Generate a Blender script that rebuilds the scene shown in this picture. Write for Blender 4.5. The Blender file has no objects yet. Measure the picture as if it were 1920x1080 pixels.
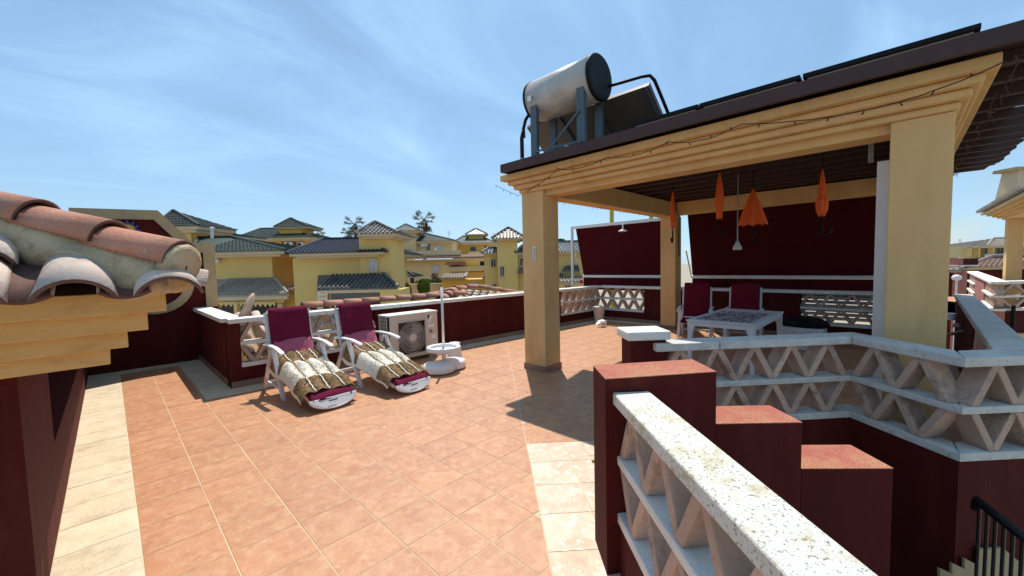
import bpy, bmesh, math, random
from mathutils import Vector, Matrix
R = random.Random(7)
S = bpy.context.scene
col = S.collection

# ---------------------------------------------------------------- camera
CAM_H = 1.6
RIGHT = Vector((0.69960697, -0.71415646, -0.0230356))
DOWN = Vector((-0.05846329, -0.02508188, -0.99797442))
FWD = Vector((0.7121321, 0.6995366, -0.05929939))
FOC = 742.488
cam = bpy.data.objects.new('camera', bpy.data.cameras.new('camera'))
cam.data.sensor_width = 36.0
cam.data.lens = FOC / 1920 * 36
cam.data.clip_start = 0.05
cam.data.clip_end = 3000
m = Matrix((( RIGHT.x, -DOWN.x, -FWD.x, 0), (RIGHT.y, -DOWN.y, -FWD.y, 0), (RIGHT.z, -DOWN.z, -FWD.z, CAM_H), (0, 0, 0, 1)))
cam.matrix_world = m
col.objects.link(cam)
S.camera = cam

# ---------------------------------------------------------------- light
SUN = Vector((0.39, 0.40, 1.0)).normalized()
EL = math.asin(SUN.z); AZ = math.atan2(SUN.x, SUN.y)
ld = bpy.data.lights.new('sun', 'SUN'); ld.energy = 5.0; ld.angle = math.radians(0.53); ld.color = (1.0, 0.94, 0.84)
lo = bpy.data.objects.new('sun', ld); lo.rotation_euler = SUN.to_track_quat('Z', 'Y').to_euler(); col.objects.link(lo)
w = bpy.data.worlds.new('World'); S.world = w; w.use_nodes = True
nt = w.node_tree; nt.nodes.clear()
out = nt.nodes.new('ShaderNodeOutputWorld'); bg = nt.nodes.new('ShaderNodeBackground')
sky = nt.nodes.new('ShaderNodeTexSky'); sky.sky_type = 'NISHITA'; sky.sun_disc = False
sky.sun_elevation = EL; sky.sun_rotation = AZ; sky.altitude = 10; sky.air_density = 1.0; sky.dust_density = 0.3; sky.ozone_density = 1.0
# thin cirrus, laid out by direction on the sky
tc = nt.nodes.new('ShaderNodeTexCoord'); sep = nt.nodes.new('ShaderNodeSeparateXYZ')
nt.links.new(tc.outputs['Generated'], sep.inputs[0])
add = nt.nodes.new('ShaderNodeMath'); add.operation = 'ADD'; add.inputs[1].default_value = 0.25
nt.links.new(sep.outputs['Z'], add.inputs[0])
dx = nt.nodes.new('ShaderNodeMath'); dx.operation = 'DIVIDE'; dy = nt.nodes.new('ShaderNodeMath'); dy.operation = 'DIVIDE'
nt.links.new(sep.outputs['X'], dx.inputs[0]); nt.links.new(add.outputs[0], dx.inputs[1])
nt.links.new(sep.outputs['Y'], dy.inputs[0]); nt.links.new(add.outputs[0], dy.inputs[1])
cmb = nt.nodes.new('ShaderNodeCombineXYZ'); nt.links.new(dx.outputs[0], cmb.inputs[0]); nt.links.new(dy.outputs[0], cmb.inputs[1])
mp = nt.nodes.new('ShaderNodeMapping'); mp.inputs['Rotation'].default_value = (0, 0, 0.5); mp.inputs['Scale'].default_value = (0.7, 1.5, 1)
nt.links.new(cmb.outputs[0], mp.inputs[0])
no = nt.nodes.new('ShaderNodeTexNoise'); no.inputs['Scale'].default_value = 1.3; no.inputs['Detail'].default_value = 7; no.inputs['Roughness'].default_value = 0.58; no.inputs['Distortion'].default_value = 0.8
nt.links.new(mp.outputs[0], no.inputs['Vector'])
rp = nt.nodes.new('ShaderNodeValToRGB'); rp.color_ramp.elements[0].position = 0.38; rp.color_ramp.elements[0].color = (0.36, 0.36, 0.36, 1); rp.color_ramp.elements[1].position = 0.82; rp.color_ramp.elements[1].color = (0.90, 0.90, 0.90, 1)
cl = nt.nodes.new('ShaderNodeValToRGB'); cl.color_ramp.elements[0].position = 0.50; cl.color_ramp.elements[0].color = (0, 0, 0, 1); cl.color_ramp.elements[1].position = 0.80; cl.color_ramp.elements[1].color = (0.22, 0.22, 0.22, 1); nt.links.new(no.outputs['Fac'], cl.inputs[0])
nt.links.new(no.outputs['Fac'], rp.inputs[0])
mx = nt.nodes.new('ShaderNodeMixRGB'); mx.inputs[2].default_value = (3.7, 6.9, 10.4, 1)
nt.links.new(rp.outputs[0], mx.inputs[0]); nt.links.new(sky.outputs[0], mx.inputs[1])
mx2 = nt.nodes.new('ShaderNodeMixRGB'); mx2.inputs[2].default_value = (8.6, 9.4, 10.2, 1); nt.links.new(cl.outputs[0], mx2.inputs[0]); nt.links.new(mx.outputs[0], mx2.inputs[1])
nt.links.new(mx2.outputs[0], bg.inputs[0]); bg.inputs[1].default_value = 0.102
nt.links.new(bg.outputs[0], out.inputs[0])
S.view_settings.view_transform = 'Standard'; S.view_settings.look = 'None'; S.view_settings.gamma = 1; S.view_settings.use_curve_mapping = False
S.view_settings.exposure = 0.12
S.cycles.max_bounces = 6; S.cycles.diffuse_bounces = 4

# ---------------------------------------------------------------- placing helpers (camera calibration: photo ray -> world)
def ray(u, v): return RIGHT * ((u - 960) / FOC) + DOWN * ((v - 540) / FOC) + FWD
C0 = Vector((0, 0, CAM_H))
FH = Vector((FWD.x, FWD.y, 0)).normalized()      # horizontal viewing direction
RH = Vector((FH.y, -FH.x, 0))                    # to the right of it
def wp(u, v, d):
    r = ray(u, v); return C0 + r * (d / r.dot(FH))
def rdz(u, v, d):
    p = wp(u, v, d); q = p - C0; return q.dot(RH), d, p.z
def loc(r, d, z): return Vector((0, 0, 0)) + RH * r + FH * d + Vector((0, 0, z))
def hx(u, v, X): r = ray(u, v); return C0 + r * (X / r.x)
def hy(u, v, Y): r = ray(u, v); return C0 + r * (Y / r.y)

# ---------------------------------------------------------------- materials
def newmat(name):
    mt = bpy.data.materials.new(name); mt.use_nodes = True
    n = mt.node_tree.nodes; b = n['Principled BSDF']; return mt, mt.node_tree, b
def mat(name, c1, c2=None, scale=3.0, rough=0.8, bump=0.0, bscale=40.0, metal=0.0, spots=None, spot_scale=60, spot_lo=0.62, spot_hi=0.7,
        stretch=(1, 1, 1), objrand=0.0, stain=None, stain_scale=1.3, stain_lo=0.55, stain_hi=0.75, coat=0.0, spec=None):
    mt, t, b = newmat(name); N = t.nodes; L = t.links
    b.inputs['Roughness'].default_value = rough; b.inputs['Metallic'].default_value = metal
    if spec is not None: b.inputs['Specular IOR Level'].default_value = spec
    if coat: b.inputs['Coat Weight'].default_value = coat
    g = N.new('ShaderNodeNewGeometry'); mp = N.new('ShaderNodeMapping'); mp.inputs['Scale'].default_value = stretch
    if objrand:
        oo = N.new('ShaderNodeObjectInfo'); mu = N.new('ShaderNodeMath'); mu.operation = 'MULTIPLY'; mu.inputs[1].default_value = 61.0
        va = N.new('ShaderNodeVectorMath'); L.new(oo.outputs['Random'], mu.inputs[0]); L.new(g.outputs['Position'], va.inputs[0]); L.new(mu.outputs[0], va.inputs[1]); L.new(va.outputs[0], mp.inputs[0])
    else: L.new(g.outputs['Position'], mp.inputs[0])
    def noise(s, det=5, ro=0.6):
        n = N.new('ShaderNodeTexNoise'); n.inputs['Scale'].default_value = s; n.inputs['Detail'].default_value = det; n.inputs['Roughness'].default_value = ro
        L.new(mp.outputs[0], n.inputs['Vector']); return n
    cur = None
    if c2 is None: c2 = tuple(x * 0.85 for x in c1)
    n1 = noise(scale); r = N.new('ShaderNodeValToRGB'); r.color_ramp.elements[0].position = 0.32; r.color_ramp.elements[1].position = 0.68
    r.color_ramp.elements[0].color = (*c1, 1); r.color_ramp.elements[1].color = (*c2, 1); L.new(n1.outputs['Fac'], r.inputs[0]); cur = r.outputs[0]
    def over(c, s, lo, hi, det=6):
        nonlocal cur
        n = noise(s, det, 0.7); q = N.new('ShaderNodeValToRGB'); q.color_ramp.elements[0].position = lo; q.color_ramp.elements[1].position = hi
        q.color_ramp.elements[0].color = (0, 0, 0, 1); q.color_ramp.elements[1].color = (1, 1, 1, 1); L.new(n.outputs['Fac'], q.inputs[0])
        m_ = N.new('ShaderNodeMixRGB'); L.new(q.outputs[0], m_.inputs[0]); L.new(cur, m_.inputs[1]); m_.inputs[2].default_value = (*c, 1); cur = m_.outputs[0]
    if stain: over(stain, stain_scale, stain_lo, stain_hi)
    if spots: over(spots, spot_scale, spot_lo, spot_hi, 3)
    if objrand:
        oi = N.new('ShaderNodeObjectInfo'); mr = N.new('ShaderNodeMapRange'); mr.inputs['To Min'].default_value = 1 - objrand; mr.inputs['To Max'].default_value = 1 + objrand
        L.new(oi.outputs['Random'], mr.inputs['Value']); hs = N.new('ShaderNodeHueSaturation'); L.new(mr.outputs[0], hs.inputs['Value']); L.new(cur, hs.inputs['Color']); cur = hs.outputs[0]
    L.new(cur, b.inputs['Base Color'])
    if bump:
        n3 = noise(bscale, 6, 0.65); bp = N.new('ShaderNodeBump'); bp.inputs['Strength'].default_value = bump; bp.inputs['Distance'].default_value = 0.01
        L.new(n3.outputs['Fac'], bp.inputs['Height']); L.new(bp.outputs[0], b.inputs['Normal'])
    return mt
M = {}
M['tile'] = mat('terracotta_tile', (0.425, 0.188, 0.086), (0.50, 0.243, 0.120), 5, 0.48, 0.3, 70, spots=(0.53, 0.30, 0.165), spot_scale=14, spot_lo=0.46, spot_hi=0.72, objrand=0.05, stain=(0.38, 0.155, 0.078), stain_scale=8, stain_lo=0.48, stain_hi=0.70)
M['cream_tile'] = mat('cream_tile', (0.60, 0.49, 0.33), (0.69, 0.58, 0.41), 6, 0.5, 0.6, 40, objrand=0.06, stain=(0.46, 0.35, 0.23), stain_scale=5, stain_lo=0.52, stain_hi=0.72)
M['landing_tile'] = mat('landing_tile', (0.56, 0.40, 0.28), (0.66, 0.51, 0.39), 6, 0.5, 0.25, 40, objrand=0.05, stain=(0.56, 0.33, 0.22), stain_scale=5, stain_lo=0.5, stain_hi=0.68, spots=(0.75, 0.66, 0.52), spot_scale=16, spot_lo=0.55, spot_hi=0.65)
M['grout'] = mat('grout', (0.70, 0.57, 0.40), (0.48, 0.35, 0.22), 1.6, 0.9, 0.3, 60)
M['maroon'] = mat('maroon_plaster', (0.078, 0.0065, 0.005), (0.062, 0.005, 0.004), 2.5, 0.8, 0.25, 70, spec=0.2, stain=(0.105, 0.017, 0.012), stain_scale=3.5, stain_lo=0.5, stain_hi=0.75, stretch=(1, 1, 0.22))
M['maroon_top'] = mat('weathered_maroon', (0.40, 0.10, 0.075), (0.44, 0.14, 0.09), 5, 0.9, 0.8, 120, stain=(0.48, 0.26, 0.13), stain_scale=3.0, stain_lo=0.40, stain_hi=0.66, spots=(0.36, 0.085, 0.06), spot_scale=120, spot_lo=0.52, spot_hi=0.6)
M['yellow'] = mat('yellow_plaster', (0.64, 0.41, 0.18), (0.71, 0.47, 0.215), 3, 0.85, 0.5, 60, spec=0.2, stain=(0.55, 0.34, 0.145), stain_scale=2.6, stain_lo=0.5, stain_hi=0.75, stretch=(1, 1, 0.35), spots=(0.50, 0.34, 0.18), spot_scale=25, spot_lo=0.70, spot_hi=0.80)
M['yellow_rough'] = mat('stained_yellow_plaster', (0.62, 0.36, 0.13), (0.68, 0.43, 0.175), 3, 0.9, 0.45, 60, spec=0.2, stain=(0.48, 0.27, 0.10), stain_scale=4, stain_lo=0.52, stain_hi=0.8, stretch=(1, 1, 3))
M['mortar'] = mat('lime_mortar', (0.50, 0.36, 0.21), (0.60, 0.46, 0.29), 5, 0.95, 0.9, 55, stain=(0.24, 0.18, 0.10), stain_scale=6, stain_lo=0.52, stain_hi=0.7, spots=(0.10, 0.08, 0.05), spot_scale=45, spot_lo=0.63, spot_hi=0.72)
M['grey_band'] = mat('grey_yellow_band', (0.46, 0.33, 0.17), (0.40, 0.29, 0.16), 3, 0.9, 0.3, 60, stain=(0.28, 0.22, 0.14), stain_scale=2, stain_lo=0.5, stain_hi=0.7)
M['white_coping'] = mat('white_concrete_coping', (0.80, 0.78, 0.72), (0.70, 0.68, 0.62), 4, 0.85, 0.5, 90, stain=(0.45, 0.41, 0.34), stain_scale=5, stain_lo=0.60, stain_hi=0.85, spots=(0.30, 0.26, 0.20), spot_scale=42, spot_lo=0.64, spot_hi=0.72)
M['lichen_coping'] = mat('lichen_speckled_coping', (0.84, 0.82, 0.76), (0.78, 0.76, 0.69), 5, 0.9, 1.0, 130, stain=(0.60, 0.50, 0.29), stain_scale=9, stain_lo=0.50, stain_hi=0.66, spots=(0.32, 0.28, 0.19), spot_scale=84, spot_lo=0.575, spot_hi=0.625, stretch=(1, 1, 1))
M['worn_coping'] = mat('worn_grey_white_coping', (0.64, 0.62, 0.57), (0.50, 0.48, 0.44), 9, 0.9, 0.7, 80, stain=(0.34, 0.31, 0.27), stain_scale=14, stain_lo=0.56, stain_hi=0.80, spots=(0.18, 0.17, 0.15), spot_scale=44, spot_lo=0.62, spot_hi=0.72)
M['tile_edge'] = mat('dark_fired_tile_edge', (0.10, 0.045, 0.035), (0.16, 0.08, 0.06), 20, 0.9)
M['slab'] = mat('pink_stone_slab', (0.50, 0.33, 0.25), (0.60, 0.44, 0.34), 5, 0.9, 0.9, 60, objrand=0.14, stain=(0.24, 0.15, 0.11), stain_scale=5, stain_lo=0.50, stain_hi=0.68, spots=(0.16, 0.11, 0.09), spot_scale=40, spot_lo=0.66, spot_hi=0.74)
M['wood'] = mat('dark_brown_timber', (0.035, 0.013, 0.010), (0.050, 0.020, 0.015), 3, 0.65, 0.3, 40, stretch=(8, 1, 8))
M['fascia'] = mat('painted_brown_fascia', (0.038, 0.014, 0.010), (0.056, 0.020, 0.015), 2, 0.6, 0.2, 40, stain=(0.10, 0.045, 0.035), stain_scale=3, stain_lo=0.6, stain_hi=0.85)
M['skirting'] = mat('brown_skirting_tile', (0.22, 0.13, 0.09), (0.30, 0.19, 0.13), 8, 0.6, 0.2, 40, objrand=0.08)
M['clay'] = mat('clay_roof_tile', (0.42, 0.165, 0.10), (0.52, 0.24, 0.155), 6, 0.85, 0.5, 70, objrand=0.14, stain=(0.24, 0.185, 0.15), stain_scale=3.5, stain_lo=0.5, stain_hi=0.7, spots=(0.55, 0.40, 0.30), spot_scale=30, spot_lo=0.62, spot_hi=0.75)
M['pale_clay'] = mat('pale_clay_roof_tile', (0.54, 0.42, 0.35), (0.60, 0.49, 0.42), 6, 0.85, 0.5, 70, objrand=0.15, stain=(0.32, 0.22, 0.18), stain_scale=5, stain_lo=0.52, stain_hi=0.7)
M['white_paint'] = mat('white_plastic', (0.78, 0.77, 0.76), (0.72, 0.71, 0.70), 5, 0.4, 0.05, 50)
M['white_metal'] = mat('white_powder_metal', (0.72, 0.71, 0.68), (0.66, 0.65, 0.62), 3, 0.4)
M['ac_beige'] = mat('weathered_beige_casing', (0.56, 0.47, 0.38), (0.62, 0.53, 0.44), 2, 0.5, 0.08, 40)
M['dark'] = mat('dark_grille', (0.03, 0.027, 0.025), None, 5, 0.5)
M['black'] = mat('black_plastic', (0.006, 0.006, 0.007), None, 5, 0.6, spec=0.2)
M['iron'] = mat('black_iron', (0.012, 0.013, 0.017), None, 5, 0.4, metal=0.3)
M['steel_blue'] = mat('blue_grey_steel', (0.07, 0.095, 0.115), (0.09, 0.12, 0.14), 4, 0.5, metal=0.2)
M['galv'] = mat('galvanised_steel', (0.30, 0.31, 0.32), None, 4, 0.45, metal=0.5)
M['tank'] = mat('brushed_tank_metal', (0.50, 0.48, 0.45), (0.42, 0.37, 0.33), 2.2, 0.36, 0.1, 30, metal=0.12, stain=(0.40, 0.27, 0.18), stain_scale=4, stain_lo=0.6, stain_hi=0.9)
M['collector_back'] = mat('collector_back_sheet', (0.10, 0.088, 0.078), (0.14, 0.12, 0.10), 2, 0.55, 0.1, 20, metal=0.3)
M['pvglass'] = mat('dark_panel_glass', (0.01, 0.012, 0.025), None, 3, 0.12, coat=0.5)
M['panel_frame'] = mat('panel_backsheet', (0.45, 0.38, 0.30), None, 3, 0.5)
M['lit_fabric'] = mat('sunlit_pink_fabric', (0.42, 0.095, 0.15), (0.48, 0.13, 0.19), 4, 0.95, 0.3, 150, spec=0.1)  # sunlit tone of the maroon cushion, the light put into the colour
M['fabric'] = mat('faded_maroon_fabric', (0.130, 0.010, 0.032), (0.155, 0.013, 0.040), 3, 0.95, 0.3, 150, spec=0.1, stain=(0.21, 0.028, 0.062), stain_scale=4, stain_lo=0.56, stain_hi=0.8)
M['darkfabric'] = mat('dark_maroon_fabric', (0.13, 0.008, 0.02), (0.16, 0.012, 0.025), 3, 0.95, 0.3, 150, spec=0.1)
M['awning'] = mat('maroon_awning_fabric', (0.050, 0.0035, 0.006), (0.060, 0.005, 0.008), 2, 0.9, 0.1, 200, spec=0.1)
M['fur_brown'] = mat('brown_fur', (0.24, 0.14, 0.06), (0.36, 0.23, 0.10), 30, 0.95, 0.6, 120, spots=(0.09, 0.05, 0.022), spot_scale=70, spot_lo=0.5, spot_hi=0.6)
M['fur_cream'] = mat('cream_fur', (0.84, 0.77, 0.64), (0.88, 0.83, 0.72), 30, 0.95, 0.6, 120, spots=(0.45, 0.37, 0.26), spot_scale=70, spot_lo=0.56, spot_hi=0.66)
M['orange'] = mat('orange_umbrella_cloth', (0.80, 0.135, 0.012), (0.70, 0.10, 0.010), 6, 0.7, 0.2, 60)
M['house_yellow'] = mat('house_yellow_render', (0.72, 0.51, 0.18), (0.66, 0.46, 0.16), 0.5, 0.9, 0.1, 10)
M['house_ochre'] = mat('house_ochre_render', (0.76, 0.47, 0.09), (0.70, 0.43, 0.085), 0.5, 0.9)
M['house_cream'] = mat('house_cream_render', (0.70, 0.54, 0.28), (0.64, 0.49, 0.25), 0.5, 0.9)
M['trim'] = mat('cream_house_trim', (0.62, 0.50, 0.32), (0.55, 0.43, 0.28), 1, 0.9)
M['roof_green'] = mat('green_glazed_tile', (0.026, 0.036, 0.027), (0.060, 0.075, 0.058), 2.5, 0.5, spec=0.3)
M['roof_blue'] = mat('blue_glazed_tile', (0.016, 0.016, 0.028), (0.034, 0.032, 0.050), 2.5, 0.45, spec=0.3)
M['roof_grey'] = mat('grey_green_glazed_tile', (0.07, 0.09, 0.085), (0.14, 0.16, 0.15), 2.5, 0.4)
M['roof_slate'] = mat('dark_slate_tile', (0.05, 0.05, 0.055), (0.13, 0.12, 0.115), 2.0, 0.5)
M['roof_pale'] = mat('pale_old_tile', (0.40, 0.33, 0.25), (0.26, 0.21, 0.17), 1.5, 0.8)
M['roof_brown'] = mat('brown_old_tile', (0.30, 0.17, 0.12), (0.20, 0.12, 0.09), 1.5, 0.8)
M['glass'] = mat('window_glass', (0.012, 0.014, 0.016), None, 1, 0.08)
M['shutter'] = mat('grey_shutter', (0.55, 0.56, 0.58), None, 1, 0.6)
M['grey_awning'] = mat('grey_awning', (0.14, 0.13, 0.12), None, 1, 0.9)
M['leaf'] = mat('leaf_green', (0.045, 0.085, 0.018), (0.085, 0.13, 0.025), 2, 0.7)
M['leaf_bright'] = mat('bright_conifer_green', (0.09, 0.15, 0.015), (0.16, 0.21, 0.02), 2.5, 0.7)
M['palm'] = mat('palm_leaf', (0.035, 0.052, 0.020), (0.060, 0.080, 0.032), 1, 0.6)
M['bark'] = mat('palm_bark', (0.10, 0.075, 0.05), (0.16, 0.12, 0.08), 3, 0.9)
M['ground'] = mat('dry_ground', (0.38, 0.32, 0.24), (0.28, 0.24, 0.18), 0.05, 0.95)
M['salmon'] = mat('salmon_plaster', (0.42, 0.15, 0.11), (0.36, 0.12, 0.09), 2, 0.85, 0.2, 30)
M['pole_yellow'] = mat('yellow_painted_pole', (0.55, 0.42, 0.02), None, 2, 0.5)
M['grey_plastic'] = mat('grey_plastic', (0.22, 0.22, 0.21), None, 2, 0.6)
M['beige_step'] = mat('beige_step_plaster', (0.42, 0.34, 0.20), (0.36, 0.29, 0.17), 3, 0.9, 0.3, 50)
M['gold'] = mat('orange_ceramic', (0.55, 0.22, 0.03), (0.65, 0.35, 0.05), 10, 0.4)
M['blue_ceramic'] = mat('blue_ceramic', (0.03, 0.04, 0.22), None, 10, 0.4)
M['red_cloth'] = mat('red_cloth', (0.55, 0.02, 0.06), None, 5, 0.8)
M['inner_dark'] = mat('dark_inner_shade', (0.05, 0.035, 0.03), (0.065, 0.045, 0.035), 2, 0.7)  # dark brown for cavities, their shade put into the colour
def table_print():
    mt, t, b = newmat('printed_table_top'); N = t.nodes; L = t.links
    tcn = N.new('ShaderNodeTexCoord'); mp = N.new('ShaderNodeMapping'); mp.inputs['Scale'].default_value = (9, 26, 1); mp.inputs['Rotation'].default_value = (0, 0, 0.6)
    L.new(tcn.outputs['Object'], mp.inputs[0]); n = N.new('ShaderNodeTexVoronoi'); n.feature = 'F1'; L.new(mp.outputs[0], n.inputs['Vector']); n.inputs['Scale'].default_value = 1
    r = N.new('ShaderNodeValToRGB'); r.color_ramp.interpolation = 'CONSTANT'; e = r.color_ramp.elements
    e[0].position = 0; e[0].color = (0.62, 0.60, 0.60, 1); e[1].position = 0.3; e[1].color = (0.20, 0.20, 0.24, 1)
    for p, c in ((0.5, (0.35, 0.34, 0.38, 1)), (0.68, (0.28, 0.07, 0.10, 1)), (0.78, (0.6, 0.6, 0.6, 1))):
        q = e.new(p); q.color = c
    sepn = N.new('ShaderNodeSeparateColor'); L.new(n.outputs['Color'], sepn.inputs[0]); L.new(sepn.outputs[0], r.inputs[0]); L.new(r.outputs[0], b.inputs['Base Color'])
    b.inputs['Roughness'].default_value = 0.25; return mt
M['print'] = table_print()

# ---------------------------------------------------------------- mesh helpers
class MB:
    def __init__(s): s.v = []; s.f = []; s.m = []
    def add(s, vs, fs, mi=0):
        o = len(s.v); s.v += [Vector(p) for p in vs]; s.f += [tuple(o + i for i in f) for f in fs]; s.m += [mi] * len(fs)
    def box(s, x0, x1, y0, y1, z0, z1, mi=0, top=None):
        s.add([(x0, y0, z0), (x1, y0, z0), (x1, y1, z0), (x0, y1, z0), (x0, y0, z1), (x1, y0, z1), (x1, y1, z1), (x0, y1, z1)],
              [(3, 2, 1, 0), (4, 5, 6, 7), (0, 1, 5, 4), (1, 2, 6, 5), (2, 3, 7, 6), (3, 0, 4, 7)], mi)
        if top is not None: s.m[-5] = top
    def prism(s, poly, z0, z1, mi=0, top=None):
        n = len(poly); a = sum(poly[i][0] * poly[(i + 1) % n][1] - poly[(i + 1) % n][0] * poly[i][1] for i in range(n))
        if a < 0: poly = poly[::-1]
        s.add([(p[0], p[1], z0) for p in poly] + [(p[0], p[1], z1) for p in poly],
              [tuple(range(n))[::-1], tuple(range(n, 2 * n))] + [(i, (i + 1) % n, n + (i + 1) % n, n + i) for i in range(n)], mi)
        if top is not None: s.m[-(n + 1)] = top
    def obox(s, c, ax, ay, az, hx_, hy_, hz_, mi=0):
        c = Vector(c); ax = Vector(ax).normalized() * hx_; ay = Vector(ay).normalized() * hy_; az = Vector(az).normalized() * hz_
        vs = [c + ax * i + ay * j + az * k for k in (-1, 1) for j in (-1, 1) for i in (-1, 1)]
        s.add(vs, [(0, 2, 3, 1), (4, 5, 7, 6), (0, 1, 5, 4), (1, 3, 7, 5), (3, 2, 6, 7), (2, 0, 4, 6)], mi)
    def bar(s, a, b, w_, h_, up=(0, 0, 1), mi=0):
        a = Vector(a); b = Vector(b); d = b - a; L_ = d.length; d.normalize(); up = Vector(up)
        sd = d.cross(up)
        if sd.length < 1e-4: sd = d.cross(Vector((1, 0, 0)))
        sd.normalize(); u2 = sd.cross(d)
        s.obox((a + b) / 2, d, sd, u2, L_ / 2, w_ / 2, h_ / 2, mi)
    def tube(s, pts, r, n=8, cap=True, mi=0):
        pts = [Vector(p) for p in pts]; rr = r if isinstance(r, (list, tuple)) else [r] * len(pts); vs = []; fs = []; prev = None
        for i, p in enumerate(pts):
            d = (pts[min(i + 1, len(pts) - 1)] - pts[max(i - 1, 0)]).normalized()
            if prev is None:
                sd = d.cross(Vector((0, 0, 1)));
                if sd.length < 1e-3: sd = d.cross(Vector((1, 0, 0)))
            else: sd = prev - d * prev.dot(d)
            sd.normalize(); prev = sd; u2 = d.cross(sd)
            for k in range(n):
                a = 2 * math.pi * k / n; vs.append(p + (sd * math.cos(a) + u2 * math.sin(a)) * rr[i])
        for i in range(len(pts) - 1):
            for k in range(n): fs.append((i * n + k, i * n + (k + 1) % n, (i + 1) * n + (k + 1) % n, (i + 1) * n + k))
        if cap: fs.append(tuple(range(n))[::-1]); fs.append(tuple(range((len(pts) - 1) * n, len(pts) * n)))
        s.add(vs, fs, mi)
    def lathe(s, c, prof, n=20, axis=(0, 0, 1), mi=0, sx=1.0, sy=1.0, cap=True):
        c = Vector(c); q = Vector(axis).to_track_quat('Z', 'Y'); vs = []; fs = []
        for r, h in prof:
            for k in range(n):
                a = 2 * math.pi * k / n; vs.append(c + q @ Vector((r * math.cos(a) * sx, r * math.sin(a) * sy, h)))
        for i in range(len(prof) - 1):
            for k in range(n): fs.append((i * n + k, i * n + (k + 1) % n, (i + 1) * n + (k + 1) % n, (i + 1) * n + k))
        if cap: fs.append(tuple(range(n))[::-1]); fs.append(tuple(range((len(prof) - 1) * n, len(prof) * n)))
        s.add(vs, fs, mi)
def tag(o, label=None, cat=None, group=None, kind=None):
    if label: o['label'] = label
    if cat: o['category'] = cat
    if group: o['group'] = group
    if kind: o['kind'] = kind
    return o
def build(name, mb, mats, parent=None, local=False, smooth=False, bevel=0.0, bseg=2, kind=None, label=None, mesh=None):
    if not isinstance(mats, (list, tuple)): mats = [mats]
    off = Vector((0, 0, 0)); origin = Vector((0, 0, 0))
    if mesh is None:
        if not local:
            if parent is not None:
                p = parent; off = Vector((0, 0, 0))
                while p is not None: off += p.location; p = p.parent
            else:
                xs = [v.x for v in mb.v]; ys = [v.y for v in mb.v]; zs = [v.z for v in mb.v]
                origin = Vector(((min(xs) + max(xs)) / 2, (min(ys) + max(ys)) / 2, min(zs))); off = origin
        me = bpy.data.meshes.new(name); me.from_pydata([tuple(v - off) for v in mb.v], [], mb.f)
        for k in mats: me.materials.append(M[k])
        if len(mats) > 1: me.polygons.foreach_set('material_index', mb.m)
        if smooth: me.polygons.foreach_set('use_smooth', [True] * len(me.polygons))
        me.update()
    else: me = mesh
    o = bpy.data.objects.new(name, me); o.location = origin; col.objects.link(o)
    if parent is not None: o.parent = parent
    if bevel:
        b = o.modifiers.new('bevel', 'BEVEL'); b.width = bevel; b.segments = bseg; b.limit_method = 'ANGLE'; b.angle_limit = math.radians(40)
    if kind: o['kind'] = kind
    if label: o['label'] = label
    return o
def thing(name, label, cat, at=(0, 0, 0), rot=0.0, group=None, kind=None):
    o = bpy.data.objects.new(name, None); o.location = at; o.rotation_euler = (0, 0, rot); o.empty_display_size = 0.2; col.objects.link(o)
    return tag(o, label, cat, group, kind)
def copy_thing(r, at, rot=None):
    c = r.copy(); col.objects.link(c); c.location = at
    if rot is not None: c.rotation_euler = (0, 0, rot)
    for ch in list(r.children):
        d = ch.copy(); col.objects.link(d); d.parent = c
        for g in ch.children:
            e = g.copy(); col.objects.link(e); e.parent = d
    return c
def bx(*a, **k):
    b = MB(); b.box(*a, **k); return b
def clip(poly, nx, ny, c):      # keep nx*x+ny*y <= c
    o = []
    for i in range(len(poly)):
        a = poly[i]; b = poly[(i + 1) % len(poly)]; da = nx * a[0] + ny * a[1] - c; db = nx * b[0] + ny * b[1] - c
        if da <= 0: o.append(a)
        if (da < 0 < db) or (db < 0 < da):
            t = da / (da - db); o.append((a[0] + (b[0] - a[0]) * t, a[1] + (b[1] - a[1]) * t))
    return o
def area(p): return abs(sum(p[i][0] * p[(i + 1) % len(p)][1] - p[(i + 1) % len(p)][0] * p[i][1] for i in range(len(p)))) / 2 if len(p) > 2 else 0

# ================================================================ GROUND AND OUR BUILDING
gz = -6.6
b = MB(); b.box(-900, 900, -900, 900, gz - 0.5, gz); tag(build('ground', b, 'ground'), kind='structure')

# directions of the stair enclosure
D1 = Vector((0.677, 0.736)).normalized(); D2 = Vector((D1.y, -D1.x))
K = Vector((2.526, 2.346))                       # corner of the cream strip
NL = D2; cL = NL.dot(K)                          # left of the strip's left line: NL.p <= cL
NT = D1; cT = NT.dot(K)                          # far side of the strip's top line: NT.p >= cT
S1A = Vector((2.98, 1.36)); S1B = Vector((4.23, 0.27)); S2B = Vector((3.745, -0.30)); S3B = S2B + D2 * 1.7
cR = NL.dot(S1B + D2 * 0.33)                     # strip along the second rail
WALL_L = -0.31; E_X = 9.72
def wy(x): return 6.46 - (x - 1.09) * 0.048      # inner face of the long parapet with the lattices
AX = 1.09                                        # inner face of the alcove wall
END_Y = 9.12
FLOOR_S = -0.62
def regions(poly):
    """the parts of a convex polygon that lie on the orange floor"""
    res = []
    a = clip(poly, NL.x, NL.y, cL); res.append(a)
    r = clip(poly, -NL.x, -NL.y, -cL)
    res.append(clip(r, -NT.x, -NT.y, -cT))
    r2 = clip(clip(r, NT.x, NT.y, cT), -NT.x, -NT.y, -(D1.dot(S2B) + 0.165)); res.append(clip(r2, -NL.x, -NL.y, -cR))
    return [p for p in res if area(p) > 0.0008]
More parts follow.
